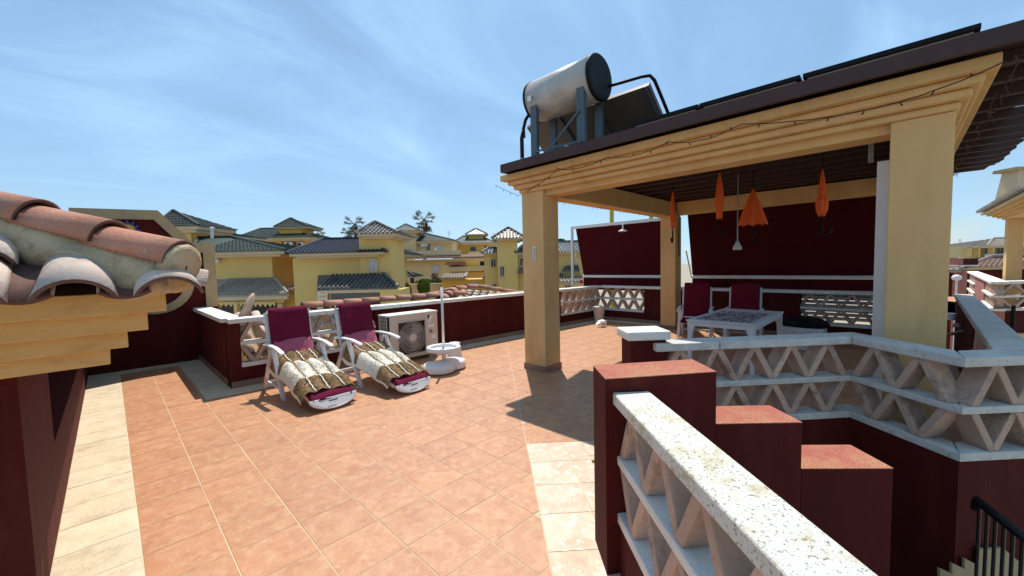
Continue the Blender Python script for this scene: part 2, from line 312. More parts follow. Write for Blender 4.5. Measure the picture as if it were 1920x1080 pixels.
def inset(poly, g):
    c = (sum(p[0] for p in poly) / len(poly), sum(p[1] for p in poly) / len(poly)); out_ = poly
    n = len(poly); sgn = 1 if sum(poly[i][0] * poly[(i + 1) % n][1] - poly[(i + 1) % n][0] * poly[i][1] for i in range(n)) > 0 else -1
    for i in range(n):
        a = poly[i]; b_ = poly[(i + 1) % n]; ex, ey = b_[0] - a[0], b_[1] - a[1]; L_ = math.hypot(ex, ey)
        if L_ < 1e-6: continue
        nx, ny = ey / L_ * sgn, -ex / L_ * sgn
        out_ = clip(out_, nx, ny, nx * a[0] + ny * a[1] - g)
        if len(out_) < 3: return []
    return out_
floor = thing('terrace_floor', None, None, (4, 3, 0), kind='structure')
tile_objs = []
def put_tile(poly, mk, name):
    p = inset(poly, 0.0032)
    if area(p) < 0.0012: return
    tile_objs.append((p, mk, name))
bord = 0.32
tp, tq = 0.3545, 0.3462
for i in range(0, 28):
    for j in range(-7, 28):
        x0 = 0.045 + i * tp; y0 = 1.636 + j * tq
        q = [(x0, y0), (x0 + tp, y0), (x0 + tp, y0 + tq), (x0, y0 + tq)]
        # orange field: inside the border strips
        a = clip(q, 0.048, 1, 6.46 + 1.09 * 0.048 - bord); a = clip(a, 1, 0, E_X - bord) if a else a
        if len(a) > 2: a = clip(a, 0, -1, 0.55)
        parts = [a] if len(a) > 2 else []
        # part running up the alcove
        al = clip(q, 1, 0, AX - bord)
        if al: al = clip(al, -0.048, -1, -(6.46 + 1.09 * 0.048 - bord))
        if al: al = clip(al, 0, 1, END_Y - bord)
        if len(al) > 2: parts.append(al)
        for p_ in parts:
            for r_ in regions(p_): put_tile(r_, 'tile', 'floor_tile')
# cream border tiles: left wall, alcove, long wall, east wall
for j in range(-7, 22):
    y0 = 1.636 + j * tq; q = [(WALL_L, y0), (0.045, y0), (0.045, y0 + tq), (WALL_L, y0 + tq)]
    q = clip(q, 0, 1, END_Y - bord)
    if len(q) > 2: put_tile(q, 'cream_tile', 'border_tile')
for i in range(5):
    x0 = WALL_L + i * tp; q = clip([(x0, END_Y - bord), (x0 + tp, END_Y - bord), (x0 + tp, END_Y), (x0, END_Y)], 1, 0, AX)
    if len(q) > 2: put_tile(q, 'cream_tile', 'border_tile')
for j in range(9):
    y0 = 6.46 - bord + j * tq; q = clip([(AX - bord, y0), (AX, y0), (AX, y0 + tq), (AX - bord, y0 + tq)], 0, 1, END_Y - bord)
    if len(q) > 2: put_tile(q, 'cream_tile', 'border_tile')
for i in range(26):
    x0 = AX + i * tp; x1 = min(x0 + tp, E_X)
    if x0 < E_X: put_tile([(x0, wy(x0) - bord), (x1, wy(x1) - bord), (x1, wy(x1)), (x0, wy(x0))], 'cream_tile', 'border_tile')
for j in range(19):
    y0 = -0.55 + j * tq; q = [(E_X - bord, y0), (E_X, y0), (E_X, y0 + tq), (E_X - bord, y0 + tq)]
    q = clip(q, 0.048, 1, 6.46 + 1.09 * 0.048 - bord)
    if len(q) > 2: put_tile(q, 'cream_tile', 'border_tile')
# landing strips round the stair enclosure (aligned with it)
def strip(o, a, b_, la, lb, pa, pb):
    i = 0.0
    while i < la - 0.01:
        j = 0.0
        while j < lb - 0.01:
            ia = min(i + pa, la); jb = min(j + pb, lb)
            q = [o + a * i + b_ * j, o + a * ia + b_ * j, o + a * ia + b_ * jb, o + a * i + b_ * jb]
            q = [(p.x, p.y) for p in q]
            q = clip(q, 0, -1, 0.55) or []
            if len(q) > 2: put_tile(q, 'landing_tile', 'landing_tile')
            j += pb
        i += pa
strip(K, -D1, D2, 4.2, 0.50, 0.335, 0.335)
strip(K + D2 * 0.50, -D1, D2, 0.27, 2.34, 0.27, 0.335)
strip(K + D2 * 2.84 , -D1, D2, 0.95, 0.15, 0.335, 0.15)
tile_objs.sort(key=lambda t: (sum(p[0] for p in t[0]) / len(t[0]) * 0.7 + sum(p[1] for p in t[0]) / len(t[0]) * 0.7) if len(t[0]) else 0)
cnt = {}
rest = {}
for p, mk, name in tile_objs:
    cx = sum(q[0] for q in p) / len(p); cy = sum(q[1] for q in p) / len(p)
    b = MB(); dz = R.uniform(-0.0004, 0.0008); b.prism(p, -0.014, dz)
    behind = cx * FH.x + cy * FH.y < 0.3
    cnt[name] = cnt.get(name, 0) + 1
    if cnt[name] <= 300 and not behind:
        build(name, b, mk, floor, bevel=0.0016 if cnt[name] < 200 else 0)
    else:
        r_ = rest.setdefault((name, mk), MB()); r_.add(b.v, b.f)
for (name, mk), b in rest.items(): build(name + '_rest', b, mk, floor, kind='stuff')
# grout bed and slab below
big = [(WALL_L - 0.2, FLOOR_S), (E_X + 0.12, FLOOR_S), (E_X + 0.12, wy(E_X) + 0.02), (AX + 0.1, wy(AX) + 0.02), (WALL_L - 0.2, wy(AX) + 0.02)]
gb = MB(); bodyb = MB()  # bed 2 mm under the tile faces
def addp(p, mb1, mb2):
    if area(p) > 0.001:
        mb1.prism(p, -0.30, -0.0024); mb2.prism(p, gz, -0.302)
for p in (clip(big, NL.x, NL.y, cL + 0.40), clip(clip(big, -NL.x, -NL.y, -cL - 0.40), -NT.x, -NT.y, -cT + 0.34), ): addp(p, gb, bodyb)
p = clip(clip(clip(clip(big, -NL.x, -NL.y, -cL - 0.40), NT.x, NT.y, cT - 0.34), -NL.x, -NL.y, -cR + 0.2), -NT.x, -NT.y, -(D1.dot(S2B) + 0.15))
addp(p, gb, bodyb)
addp([(WALL_L - 0.2, wy(AX) + 0.02), (AX + 0.1, wy(AX) + 0.02), (AX + 0.1, END_Y + 0.1), (WALL_L - 0.2, END_Y + 0.1)], gb, bodyb)
build('grout_bed', gb, 'grout', floor)
tag(build('own_building_wall', bodyb, 'house_yellow'), kind='structure')
b = MB(); b.box(-0.6, 6.5, -3.5, 3.0, -3.0, -2.9); tag(build('stairwell_floor', b, 'beige_step'), kind='structure')

# ================================================================ LATTICE PARAPETS
ZC0, ZC1, ZM0, ZM1, ZL0, ZL1 = 0.888, 0.95, 0.578, 0.624, 0.270, 0.324
slab_cache = {}
def lattice(parent, a, b_, width, zl=None, pitch=0.30, slab_t=0.048, phase=0, coping_mat=None):
    """two rows of leaning stone slabs between the rails, each slab an object of its own"""
    a = Vector((a[0], a[1])); b_ = Vector((b_[0], b_[1])); d = (b_ - a); L_ = d.length; d.normalize(); ang = math.atan2(d.y, d.x)
    n = max(1, round(L_ / pitch)); pt = L_ / n
    for row, (z0, z1) in enumerate(((ZL1, ZM0), (ZM1, ZC0))):
        for k in range(2 * n):
            up = (k + (1 if row == 0 else 0) + phase) % 2 == 0
            s0 = k * pt / 2; s1 = s0 + pt / 2
            if not up: s0, s1 = s1, s0
            key = (round(pt, 3), up, row, round(width, 3))
            h = z1 - z0
            if key not in slab_cache:
                m_ = MB(); dxx = pt / 2 * (1 if up else -1); e = slab_t / 2 * 1.12
                # parallelogram section standing on the rail, touching the rail above
                th = slab_t * math.hypot(dxx, h) / h * 0.5
                o1 = 0.35 * th if up else -0.35 * th
                x0 = -dxx / 2; x1 = dxx / 2
                prof = [(x0 - th + o1 * 0.6, 0.001), (x0 + th + o1 * 0.6, 0.001), (x1 + th - o1, h - 0.001), (x1 - th - o1, h - 0.001)]
                vs = [(x, -width / 2, z) for x, z in prof] + [(x, width / 2, z) for x, z in prof]
                m_.add(vs, [(0, 1, 2, 3), (7, 6, 5, 4), (0, 4, 5, 1), (1, 5, 6, 2), (2, 6, 7, 3), (3, 7, 4, 0)])
                me = bpy.data.meshes.new('lattice_slab'); me.from_pydata([tuple(v) for v in m_.v], [], m_.f); me.materials.append(M['slab']); me.update()
                slab_cache[key] = me
            c = a + d * ((s0 + s1) / 2)
            o = bpy.data.objects.new('lattice_slab', slab_cache[key]); col.objects.link(o); o.parent = parent
            o.location = Vector((c.x, c.y, z0)) - parent.location; o.rotation_euler = (0, 0, ang + R.uniform(-0.02, 0.02))
            o.scale = (1, R.uniform(0.96, 1.03), 1)
            bv = o.modifiers.new('bevel', 'BEVEL'); bv.width = 0.004; bv.segments = 1
def rail_prism(a, b_, wn, wf, z0, z1, ma=0.0, mb_=0.0):
    """a,b on the near face line; wn/wf offsets along the inward normal; ma, mb_ mitre shifts"""
    a = Vector((a[0], a[1])); b_ = Vector((b_[0], b_[1])); d = (b_ - a).normalized(); n = Vector((-d.y, d.x))
    p = [a + n * wn - d * ma * wn, b_ + n * wn + d * mb_ * wn, b_ + n * wf + d * mb_ * wf, a + n * wf - d * ma * wf]
    m_ = MB(); m_.prism([(q.x, q.y) for q in p], z0, z1); return m_

# --- stair enclosure rails: near face lines S1, S2, S3 ; body lies on the far side
def enclosure(label, a, b_, ma, mb_, name='stair_balustrade', coping='worn_coping', wid=0.155, flip=False, lat=None, joints=(), ph=0, base=True):
    a = Vector(a); b_ = Vector(b_)
    t = thing(name, label, 'balustrade', (a.x, a.y, 0), group=None)
    s = -1 if flip else 1
    d = (b_ - a).normalized(); n = Vector((-d.y, d.x)) * s
    L_ = (b_ - a).length; js = [0] + list(joints) + [L_]
    for k in range(len(js) - 1):
        g0 = 0.003 if k else 0; g1 = 0.003 if k < len(js) - 2 else 0
        build('coping_stone', rail_prism(a + d * (js[k] + g0), a + d * (js[k + 1] - g1), -0.018 * s, (wid + 0.018) * s, ZC0, ZC1, ma if k == 0 else 0, mb_ if k == len(js) - 2 else 0), coping, t, bevel=0.008)
    build('middle_rail', rail_prism(a, b_, 0, wid * s, ZM0, ZM1, ma, mb_), 'worn_coping', t, bevel=0.006)
    build('bottom_rail', rail_prism(a, b_, 0, wid * s, ZL0, ZL1, ma, mb_), 'worn_coping', t, bevel=0.006)
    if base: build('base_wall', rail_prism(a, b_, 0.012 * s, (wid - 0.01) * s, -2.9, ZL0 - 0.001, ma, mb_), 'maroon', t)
    c = n * (wid / 2)
    l0 = 0.04; l1 = L_ - 0.04
    if lat: l0, l1 = lat
    lattice(t, a + c + d * l0, a + c + d * l1, wid * 0.86, phase=ph)
    return t
t1 = math.tan(math.radians(45))
enclosure('white coped balustrade starting at the white-capped pier, pink slabs leaning in zigzag below', S1A, S1B, 0, 1, joints=(0.52,), lat=(0.05, 1.62), wid=0.16)
enclosure('short balustrade section before the big yellow column, sloping down to the right in view', S2B, S1B, 1, -1, flip=True, lat=(0.10, 0.74), wid=0.16)
enclosure('balustrade section at the right edge of the view, over the dark stairwell', S2B, S3B, -1, 0, lat=(0.10, 1.60), wid=0.16)
# foreground rail
FG0 = Vector((1.735, 1.015)); FG1 = FG0 - D1 * 2.2
t = thing('foreground_balustrade', 'foreground balustrade with a bright lichen-speckled coping running to the bottom edge', 'balustrade', (FG0.x, FG0.y, 0))
build('coping_stone', rail_prism(FG0, FG1, 0.0, 0.185, ZC0, ZC1), 'lichen_coping', t, bevel=0.008)
build('middle_rail', rail_prism(FG0, FG1, 0.02, 0.175, ZM0, ZM1), 'white_coping', t, bevel=0.006)
build('bottom_rail', rail_prism(FG0, FG1, 0.02, 0.175, ZL0, ZL1), 'white_coping', t, bevel=0.006)
build('base_wall', rail_prism(FG0, FG1, 0.03, 0.17, -2.9, ZL0 - 0.001), 'maroon', t)
nn = Vector((D1.y, -D1.x))
lattice(t, FG0 + nn * 0.10 - D1 * 0.02, FG0 + nn * 0.10 - D1 * 2.15, 0.14, phase=0)

# --- stepped stair wall
sw = thing('stepped_stair_wall', 'stepped maroon wall beside the stairs with three weathered flat tops', 'wall', (2.2, 0.8, 0))
P0 = Vector((1.700, 1.035)); P1 = Vector((2.180, 0.668)); P2 = Vector((2.487, 0.345)); P3 = Vector((2.80, 0.0))
o1 = Vector((0.185, 0.190)); o2 = Vector((0.172, 0.182)); o3 = Vector((0.195, 0.185))
for (a, b_, of, zt) in ((P0, P1, o1, 1.022), (P1, P2, o2, 0.745), (P2, P3, o3, 0.497)):
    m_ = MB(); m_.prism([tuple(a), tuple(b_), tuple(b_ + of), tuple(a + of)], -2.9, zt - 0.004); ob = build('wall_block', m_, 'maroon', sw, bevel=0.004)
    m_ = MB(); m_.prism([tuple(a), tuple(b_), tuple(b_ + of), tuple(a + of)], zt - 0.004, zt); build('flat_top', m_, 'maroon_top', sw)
# --- pier with white cap
pc = Vector((3.055, 1.50))
pr = thing('capped_pier', 'square maroon pier with a white stone cap beside the start of the balustrade', 'pier', (pc.x, pc.y, 0), rot=math.atan2(D2.y, D2.x))
m_ = MB(); m_.box(-0.145, 0.145, -0.11, 0.11, 0, 0.975); build('pier_shaft', m_, 'maroon', pr, local=True, bevel=0.006)
m_ = MB(); m_.box(-0.178, 0.172, -0.145, 0.14, 0.976, 1.047); build('cap', m_, 'white_coping', pr, local=True, bevel=0.012)

# --- long parapet behind the loungers and the AC unit
def parapet(label, a, b_, spans, cat='wall', th=0.17, name='terrace_parapet', zb=-0.3, extra=0.0, skirt=True):
    """a->b: inner face line with the body on its left; spans: (s0, s1, 'solid'|'lattice')"""
    a = Vector(a); b_ = Vector(b_); d = (b_ - a).normalized(); n = Vector((-d.y, d.x)); L_ = (b_ - a).length
    t = thing(name, label, cat, (a.x, a.y, 0))
    s = 0.0; j = 0
    while s < L_ - 0.01:
        e = min(s + 1.25, L_)
        if L_ - e < 0.3: e = L_
        build('coping_stone', rail_prism(a + d * (s + 0.002), a + d * (e - 0.002), -0.05, th + 0.03, ZC0, ZC1), 'white_coping', t, bevel=0.008); s = e
    for s0, s1, k in spans:
        p, q = a + d * s0, a + d * s1
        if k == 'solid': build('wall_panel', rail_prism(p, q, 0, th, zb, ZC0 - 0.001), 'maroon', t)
        else:
            build('wall_panel', rail_prism(p, q, 0, th, zb, ZL0 - 0.001), 'maroon', t)
            build('bottom_rail', rail_prism(p, q, -0.015, th, ZL0, ZL1), 'white_coping', t, bevel=0.006)
            build('middle_rail', rail_prism(p, q, -0.012, th - 0.01, ZM0, ZM1), 'white_coping', t, bevel=0.006)
            lattice(t, p + n * th * 0.45, q + n * th * 0.45, th * 0.75)
    if skirt:
        s = 0.0
        while s < L_ - 0.02:
            e = min(s + 0.355, L_); build('skirting_tile', rail_prism(a + d * (s + 0.0015), a + d * (e - 0.0015), -0.012, -0.0005, 0.001, 0.085), 'skirting', t); s = e
    return t
LA = (AX, wy(AX)); LB = (E_X, wy(E_X)); LL = math.hypot(LB[0] - LA[0], LB[1] - LA[1])
parapet('long maroon parapet behind the loungers and the AC unit, with lattice at both ends', LA, LB, [(0, 0.13, 'solid'), (0.13, 2.05, 'lattice'), (2.05, 6.9, 'solid'), (6.9, LL, 'lattice')])
# alcove wall (running away to the end wall): inner face x = AX seen from the left
parapet('short maroon parapet running back to the pediment wall', (AX, END_Y - 0.01), (AX, wy(AX) + 0.172), [(0, END_Y - 0.01 - wy(AX) - 0.172, 'solid')])
m_ = MB(); m_.box(AX + 0.0, AX + 0.16, wy(AX) + 0.001, wy(AX) + 0.171, -0.3, ZC0 - 0.002)
# east parapet, inner face x = E_X, body on +x side
ELEN = wy(E_X) + 0.55
parapet('far maroon parapet under the awnings with two lattice openings and a dark gap', (E_X, -0.55), (E_X, wy(E_X)),
        [], th=0.17) if False else None
def east():
    a = Vector((E_X, wy(E_X))); b_ = Vector((E_X, -0.55))
    t = thing('terrace_parapet', 'far maroon parapet under the awnings, with lattice by the bin and behind the bag', 'wall', (a.x, a.y, 0))
    d = Vector((0, -1)); L_ = (a - b_).length
    s = 0.0
    while s < L_ - 0.01:
        e = min(s + 1.3, L_); build('coping_stone', rail_prism(a + d * (s + 0.002), a + d * (e - 0.002), -0.045, 0.20, ZC0, ZC1), 'white_coping', t, bevel=0.008); s = e
    for s0, s1, k in ((0.0, 1.30, 'l'), (1.30, 4.62, 's'), (4.62, 6.2, 'l'), (6.2, L_, 's')):
        p, q = a + d * s0, a + d * s1
        zt = ZC0 - 0.001 if k == 's' else ZL0 - 0.001
        build('wall_panel', rail_prism(p, q, 0, 0.17, -0.3, zt), 'maroon', t)
        if k == 'l':
            build('bottom_rail', rail_prism(p, q, -0.015, 0.17, ZL0, ZL1), 'white_coping', t); build('middle_rail', rail_prism(p, q, -0.012, 0.16, ZM0, ZM1), 'white_coping', t)
            lattice(t, p + Vector((0.08, 0)), q + Vector((0.08, 0)), 0.13)
    s = 0
    while s < L_ - 0.02:
        e = min(s + 0.355, L_); build('skirting_tile', rail_prism(a + d * (s + 0.0015), a + d * (e - 0.0015), -0.012, -0.0005, 0.001, 0.085), 'skirting', t); s = e
east()
# south parapet: coping seen edge-wise on the right
def south():
    a = Vector((4.15, -0.46)); b_ = Vector((E_X, -0.64)); d = (b_ - a).normalized(); L_ = (b_ - a).length
    t = thing('side_parapet', 'white coping and parapet running away past the big yellow column on the right', 'wall', (a.x, a.y, 0))
    s = -0.6; n = Vector((-d.y, d.x)); lim = D1.dot(S2B) + 0.18
    def cp(s0, s1, w0, w1, z0, z1, ex=0.0):
        q = [a + d * s0 + n * w0, a + d * s1 + n * w0, a + d * s1 + n * w1, a + d * s0 + n * w1]; q = clip([tuple(v) for v in q], -D1.x, -D1.y, -(lim + ex)); m_ = MB()
        if len(q) > 2: m_.prism(q, z0, z1)
        return m_
    while s < L_ - 0.01:
        e = min(s + 1.1, L_); m_ = cp(s + 0.002, e - 0.002, -0.20, 0.0, ZC0, ZC1)
        if m_.v: build('coping_stone', m_, 'worn_coping', t, bevel=0.008)
        s = e
    build('wall_panel', rail_prism(a + d * 2.0, b_, -0.19, -0.02, -0.3, ZC0 - 0.001), 'maroon', t)
    build('wall_panel', cp(-0.6, 1.999, -0.19, -0.02, -2.9, ZL0 - 0.001), 'maroon', t)
    build('bottom_rail', cp(-0.6, 2.0, -0.195, -0.005, ZL0, ZL1), 'worn_coping', t)
    build('middle_rail', cp(-0.6, 2.0, -0.19, -0.01, ZM0, ZM1), 'worn_coping', t)
    lattice(t, a + Vector((0.12, -0.10)), a + d * 1.98 + Vector((0, -0.10)), 0.15)
south()

# --- pediment end wall
ew = thing('pediment_wall', 'maroon gable wall with a grey-yellow border band and a sun plaque, behind the tiled corner', 'wall', (0.3, END_Y, 0))
def poly_xz(mb, pts, y0, y1, mi=0):
    n = len(pts); vs = [(x, y0, z) for x, z in pts] + [(x, y1, z) for x, z in pts]
    mb.add(vs, [tuple(range(n)), tuple(range(n, 2 * n))[::-1]] + [(i, n + i, n + (i + 1) % n, (i + 1) % n) for i in range(n)], mi)
prof = [(-0.36, -0.3), (1.41, -0.3), (1.41, 2.10), (1.10, 2.12), (0.66, 2.66), (-0.36, 2.62)]
m_ = MB(); poly_xz(m_, prof, END_Y, END_Y + 0.22); build('wall_panel', m_, 'maroon', ew)
m_ = MB()
for (p, q, r_, s_) in (((-0.36, 2.46), (0.60, 2.50), (0.66, 2.66), (-0.36, 2.62)), ((0.60, 2.50), (1.04, 1.955), (1.10, 2.12), (0.66, 2.66)),
                       ((1.04, 1.955), (1.235, 1.945), (1.41, 2.10), (1.10, 2.12)), ((1.235, 0.952), (1.41, 0.952), (1.41, 2.10), (1.235, 1.945))):
    poly_xz(m_, [p, q, r_, s_], END_Y - 0.05, END_Y - 0.001)
build('border_band', m_, 'grey_band', ew)
m_ = MB(); cxx, czz, r0, r1 = 0.55, 1.42, 0.40, 0.53
for k in range(28):
    a0 = 2 * math.pi * k / 28; a1 = 2 * math.pi * (k + 1) / 28
    pts = [(cxx + r0 * math.cos(a0), czz + r0 * math.sin(a0)), (cxx + r1 * math.cos(a0), czz + r1 * math.sin(a0)), (cxx + r1 * math.cos(a1), czz + r1 * math.sin(a1)), (cxx + r0 * math.cos(a1), czz + r0 * math.sin(a1))]
    poly_xz(m_, pts[::-1], END_Y - 0.05, END_Y - 0.001)
build('round_moulding', m_, 'grey_band', ew)
m_ = MB()
for k in range(12):
    a = 2 * math.pi * k / 12; c, s_ = math.cos(a), math.sin(a)
    pts = [(0.27 + 0.10 * c - 0.03 * s_, 2.31 + 0.10 * s_ + 0.03 * c), (0.27 + 0.17 * c, 2.31 + 0.17 * s_), (0.27 + 0.10 * c + 0.03 * s_, 2.31 + 0.10 * s_ - 0.03 * c)]
    poly_xz(m_, pts, END_Y - 0.03, END_Y - 0.004)
sp = tag(build('sun_plaque', MB(), 'gold'), None) if False else thing('sun_plaque', 'small ceramic sun with an orange face and blue rays on the maroon gable', 'wall ornament', (0.27, END_Y - 0.02, 2.31))
build('ray_ring', m_, 'blue_ceramic', sp)
m_ = MB(); m_.lathe((0.27, END_Y - 0.004, 2.31), [(0.105, 0), (0.10, 0.02), (0.06, 0.04), (0.01, 0.045)], 18, axis=(0, -1, 0)); build('face', m_, 'gold', sp, smooth=True)

# ================================================================ TILED CORNER STRUCTURE AT THE LEFT
lw = thing('tiled_corner_building', 'low maroon structure at the left edge with stepped yellow cornice and clay tile roof', 'building', (-0.31, 2.8, 0))
m_ = MB()
m_.box(-3.2, -0.31, 2.8, 3.94, -0.2, 1.2)            # pillar
m_.box(-3.2, -0.31, 3.9401, 9.1, -0.2, 0.50)
m_.box(-3.2, -0.31, 8.2, 9.1, 0.5001, 1.2)
m_.box(-3.2, -0.31, 3.9401, 8.1999, 1.10, 1.2)
build('wall_panel', m_, 'maroon', lw)
m_ = MB(); m_.box(-3.1, -0.62, 3.95, 8.19, 0.5005, 1.0999); build('dark_opening_fill', m_, 'inner_dark', lw)  # plain block filling the wall opening, inner shade painted as dark brown
zs = [1.198, 1.274, 1.350, 1.432, 1.520]
pxs = [-0.014, 0.046, 0.112, 0.172]; pys = [2.5, 2.43, 2.36, 2.29]
for k in range(4):
    m_ = MB(); m_.box(-3.4, pxs[k], pys[k], 9.1, zs[k], zs[k + 1] - 0.0005); build('cornice_step', m_, 'yellow_rough', lw, bevel=0.004)
# roof of clay tiles rising away from the eave (y) with a hip running back from the corner
SL = math.tan(math.radians(23))
EY = 2.17; EZ = 1.515; EXX = 0.25
def half_tile(a, b_, ra, rb, th=0.014, n=12, up=Vector((0, 0, 1)), arc=math.pi, flip=False):
    """curved clay tile from a (lower end, radius ra) to b (upper end, rb)"""
    a = Vector(a); b_ = Vector(b_); d = (b_ - a).normalized(); sd = d.cross(up).normalized(); u2 = sd.cross(d)
    if flip: u2 = -u2
    m_ = MB(); vs = []
    for (c, r_) in ((a, ra), (b_, rb)):
        for rr in (r_, r_ - th):
            for k in range(n + 1):
                t_ = math.pi / 2 - arc / 2 + arc * k / n; vs.append(c + sd * math.cos(t_) * rr + u2 * (math.sin(t_) * rr))
    N1 = n + 1; fs = []
    for k in range(n):
        fs.append((k, k + 1, 2 * N1 + k + 1, 2 * N1 + k)); fs.append((N1 + k + 1, N1 + k, 3 * N1 + k, 3 * N1 + k + 1))
        fs.append((k + 1, k, N1 + k, N1 + k + 1)); fs.append((2 * N1 + k, 2 * N1 + k + 1, 3 * N1 + k + 1, 3 * N1 + k))
    fs.append((0, 2 * N1, 3 * N1, N1)); fs.append((n, N1 + n, 3 * N1 + n, 2 * N1 + n))
    m_.add(vs, fs)
    for q_ in range(n): m_.m[4 * q_ + 2] = 1; m_.m[4 * q_ + 1] = 1
    return m_
def hipx(y): return EXX - (y - EY)                    # plan line of the hip
pitch = 0.262
cols = [EXX - 0.075 - k * pitch for k in range(10)]
for ci, cx in enumerate(cols):
    ymax = EY + (EXX - cx) + 0.02
    y = EY - 0.05; k = 0
    while k == 0 or y < min(ymax - 0.22, EY + 2.0):
        z = EZ + (y - EY) * SL; e = min(y + 0.36, ymax + 0.02) if k else y + (0.20 if ci == 0 else 0.36); ft_ = (e - y)
        build('cover_tile', half_tile((cx, y, z - 0.020), (cx, e, z + ft_ * SL - 0.036), 0.118, 0.118 - 0.055 * ft_, arc=2.45), ['pale_clay', 'tile_edge'], lw, smooth=True); y += 0.31; k += 1
    cx2 = cx - pitch / 2; y = EY - 0.03
    while y < min(EY + (EXX - cx2) - 0.2, EY + 2.0):
        z = EZ + (y - EY) * SL; build('channel_tile', half_tile((cx2, y, z + 0.112), (cx2, y + 0.36, z + 0.112 + 0.36 * SL - 0.010), 0.125, 0.13, flip=True, arc=1.35), ['pale_clay', 'tile_edge'], lw, smooth=True); y += 0.31
m_ = MB(); m_.add([(-3.4, EY + 0.13, EZ + 0.003), (EXX - 0.06, EY + 0.13, EZ + 0.003), (-2.6, EY + 3.0, EZ + 3.0 * SL - 0.05), (-3.4, EY + 3.0, EZ + 3.0 * SL - 0.05)], [(0, 1, 2, 3)])
m_.add([(EXX - 0.06, EY + 0.13, EZ + 0.003), (EXX - 0.06, 9.0, EZ + 0.003), (-2.6, 9.0, EZ + 3 * SL - 0.05), (-2.6, EY + 3.0, EZ + 3.0 * SL - 0.05)], [(0, 1, 2, 3)])
build('roof_bed', m_, 'inner_dark', lw)  # bed coloured dark to give the shade between tiles and hip mortar
# tiles of the slope facing the terrace (seen only past the corner)
for k in range(6):
    y = EY + 0.20 + k * pitch; x = EXX + 0.05
    ln_ = min(0.36, 0.02 + (y - EY)); build('cover_tile', half_tile((x, y, EZ - 0.012), (x - ln_, y, EZ + ln_ * SL - 0.03), 0.11, 0.095, arc=2.5), ['pale_clay', 'tile_edge'], lw, smooth=True)
# hip: mortar body and ridge tiles
hd = Vector((-1, 1, 0.45)).normalized(); h0 = Vector((0.222, 2.235, 1.632))
def hipz(p): return p
m_ = MB(); npt = 46; vs = []; fs = []; side = Vector((-1, -1, 0)).normalized()
for i in range(npt):
    s = i * 0.045; c = h0 + hd * s
    wob = 0.012 * math.sin(s * 11) + R.uniform(-0.006, 0.006)
    fr = c.x - 0.10
    # lower edge of the mortar: dips between the cover tiles
    ph_ = (c.x - 0.06 - cols[0]) / pitch * 2 * math.pi
    dip = 0.085 * (0.5 - 0.5 * math.cos(ph_))
    zb = c.z - 0.060 - dip + R.uniform(-0.004, 0.004)
    out_ = 0.105 + 0.02 * math.sin(s * 5) + R.uniform(-0.003, 0.003)
    top = c.z + 0.035
    vs += [c + side * 0.068 + Vector((0, 0, 0.02)), c + side * 0.088 + Vector((0, 0, -0.045)) + Vector((0, 0, wob * 0.3)), Vector((c.x + side.x * out_, c.y + side.y * out_, zb + 0.02)), Vector((c.x + side.x * (out_ - 0.03), c.y + side.y * (out_ - 0.03), zb - 0.05)),
           Vector((c.x - side.x * 0.10, c.y - side.y * 0.10, zb - 0.03)), c - side * 0.085 + Vector((0, 0, -0.04)), c - side * 0.065 + Vector((0, 0, 0.02))]
for i in range(npt - 1):
    for k in range(6): fs.append((i * 7 + k, i * 7 + k + 1, (i + 1) * 7 + k + 1, (i + 1) * 7 + k))
    fs.append((i * 7 + 6, i * 7, (i + 1) * 7, (i + 1) * 7 + 6))
fs.append(tuple(range(7))[::-1])
m_.add(vs, fs); build('hip_mortar', m_, 'mortar', lw, smooth=True)
for k in range(6):
    a = h0 + hd * (0.31 * k - 0.005) + Vector((0, 0, 0.0)); b2 = a + hd * 0.36
    build('ridge_tile', half_tile(a + Vector((0, 0, 0.012)), b2 + Vector((0, 0, -0.006)), 0.098, 0.082, n=16, arc=math.pi * 1.02), ['clay', 'tile_edge'], lw, smooth=True)
# rounded mortar plug closing the hip end
m_ = MB(); ring = []
q = hd
sd = hd.cross(Vector((0, 0, 1))).normalized(); u2 = sd.cross(hd)
rows = []
for (off, sc) in ((0.02, 1.0), (-0.012, 1.0), (-0.024, 0.93), (-0.028, 0.5), (-0.029, 0.05)):
    row = []
    for k in range(20):
        t_ = -0.55 + (math.pi + 1.1) * k / 19; rr = 0.094 * sc * (1 + 0.02 * math.sin(k * 2.3))
        row.append(h0 + hd * off + sd * math.cos(t_) * rr + u2 * (math.sin(t_) * rr) + Vector((0, 0, -0.002)))
    for k in range(1, 6):
        f_ = k / 6; row.append(h0 + hd * off + sd * (0.08 * sc * (-1 + 2 * f_)) * 1.0 + u2 * (-0.105 * sc - 0.02 * math.sin(f_ * math.pi)) )
    rows.append(row)
nr = len(rows[0]); vs = [p for r_ in rows for p in r_]; fs = []
for i in range(len(rows) - 1):
    for k in range(nr): fs.append((i * nr + k, (i + 1) * nr + k, (i + 1) * nr + (k + 1) % nr, i * nr + (k + 1) % nr))
m_.add(vs, fs); build('mortar_plug', m_, 'mortar', lw, smooth=True)

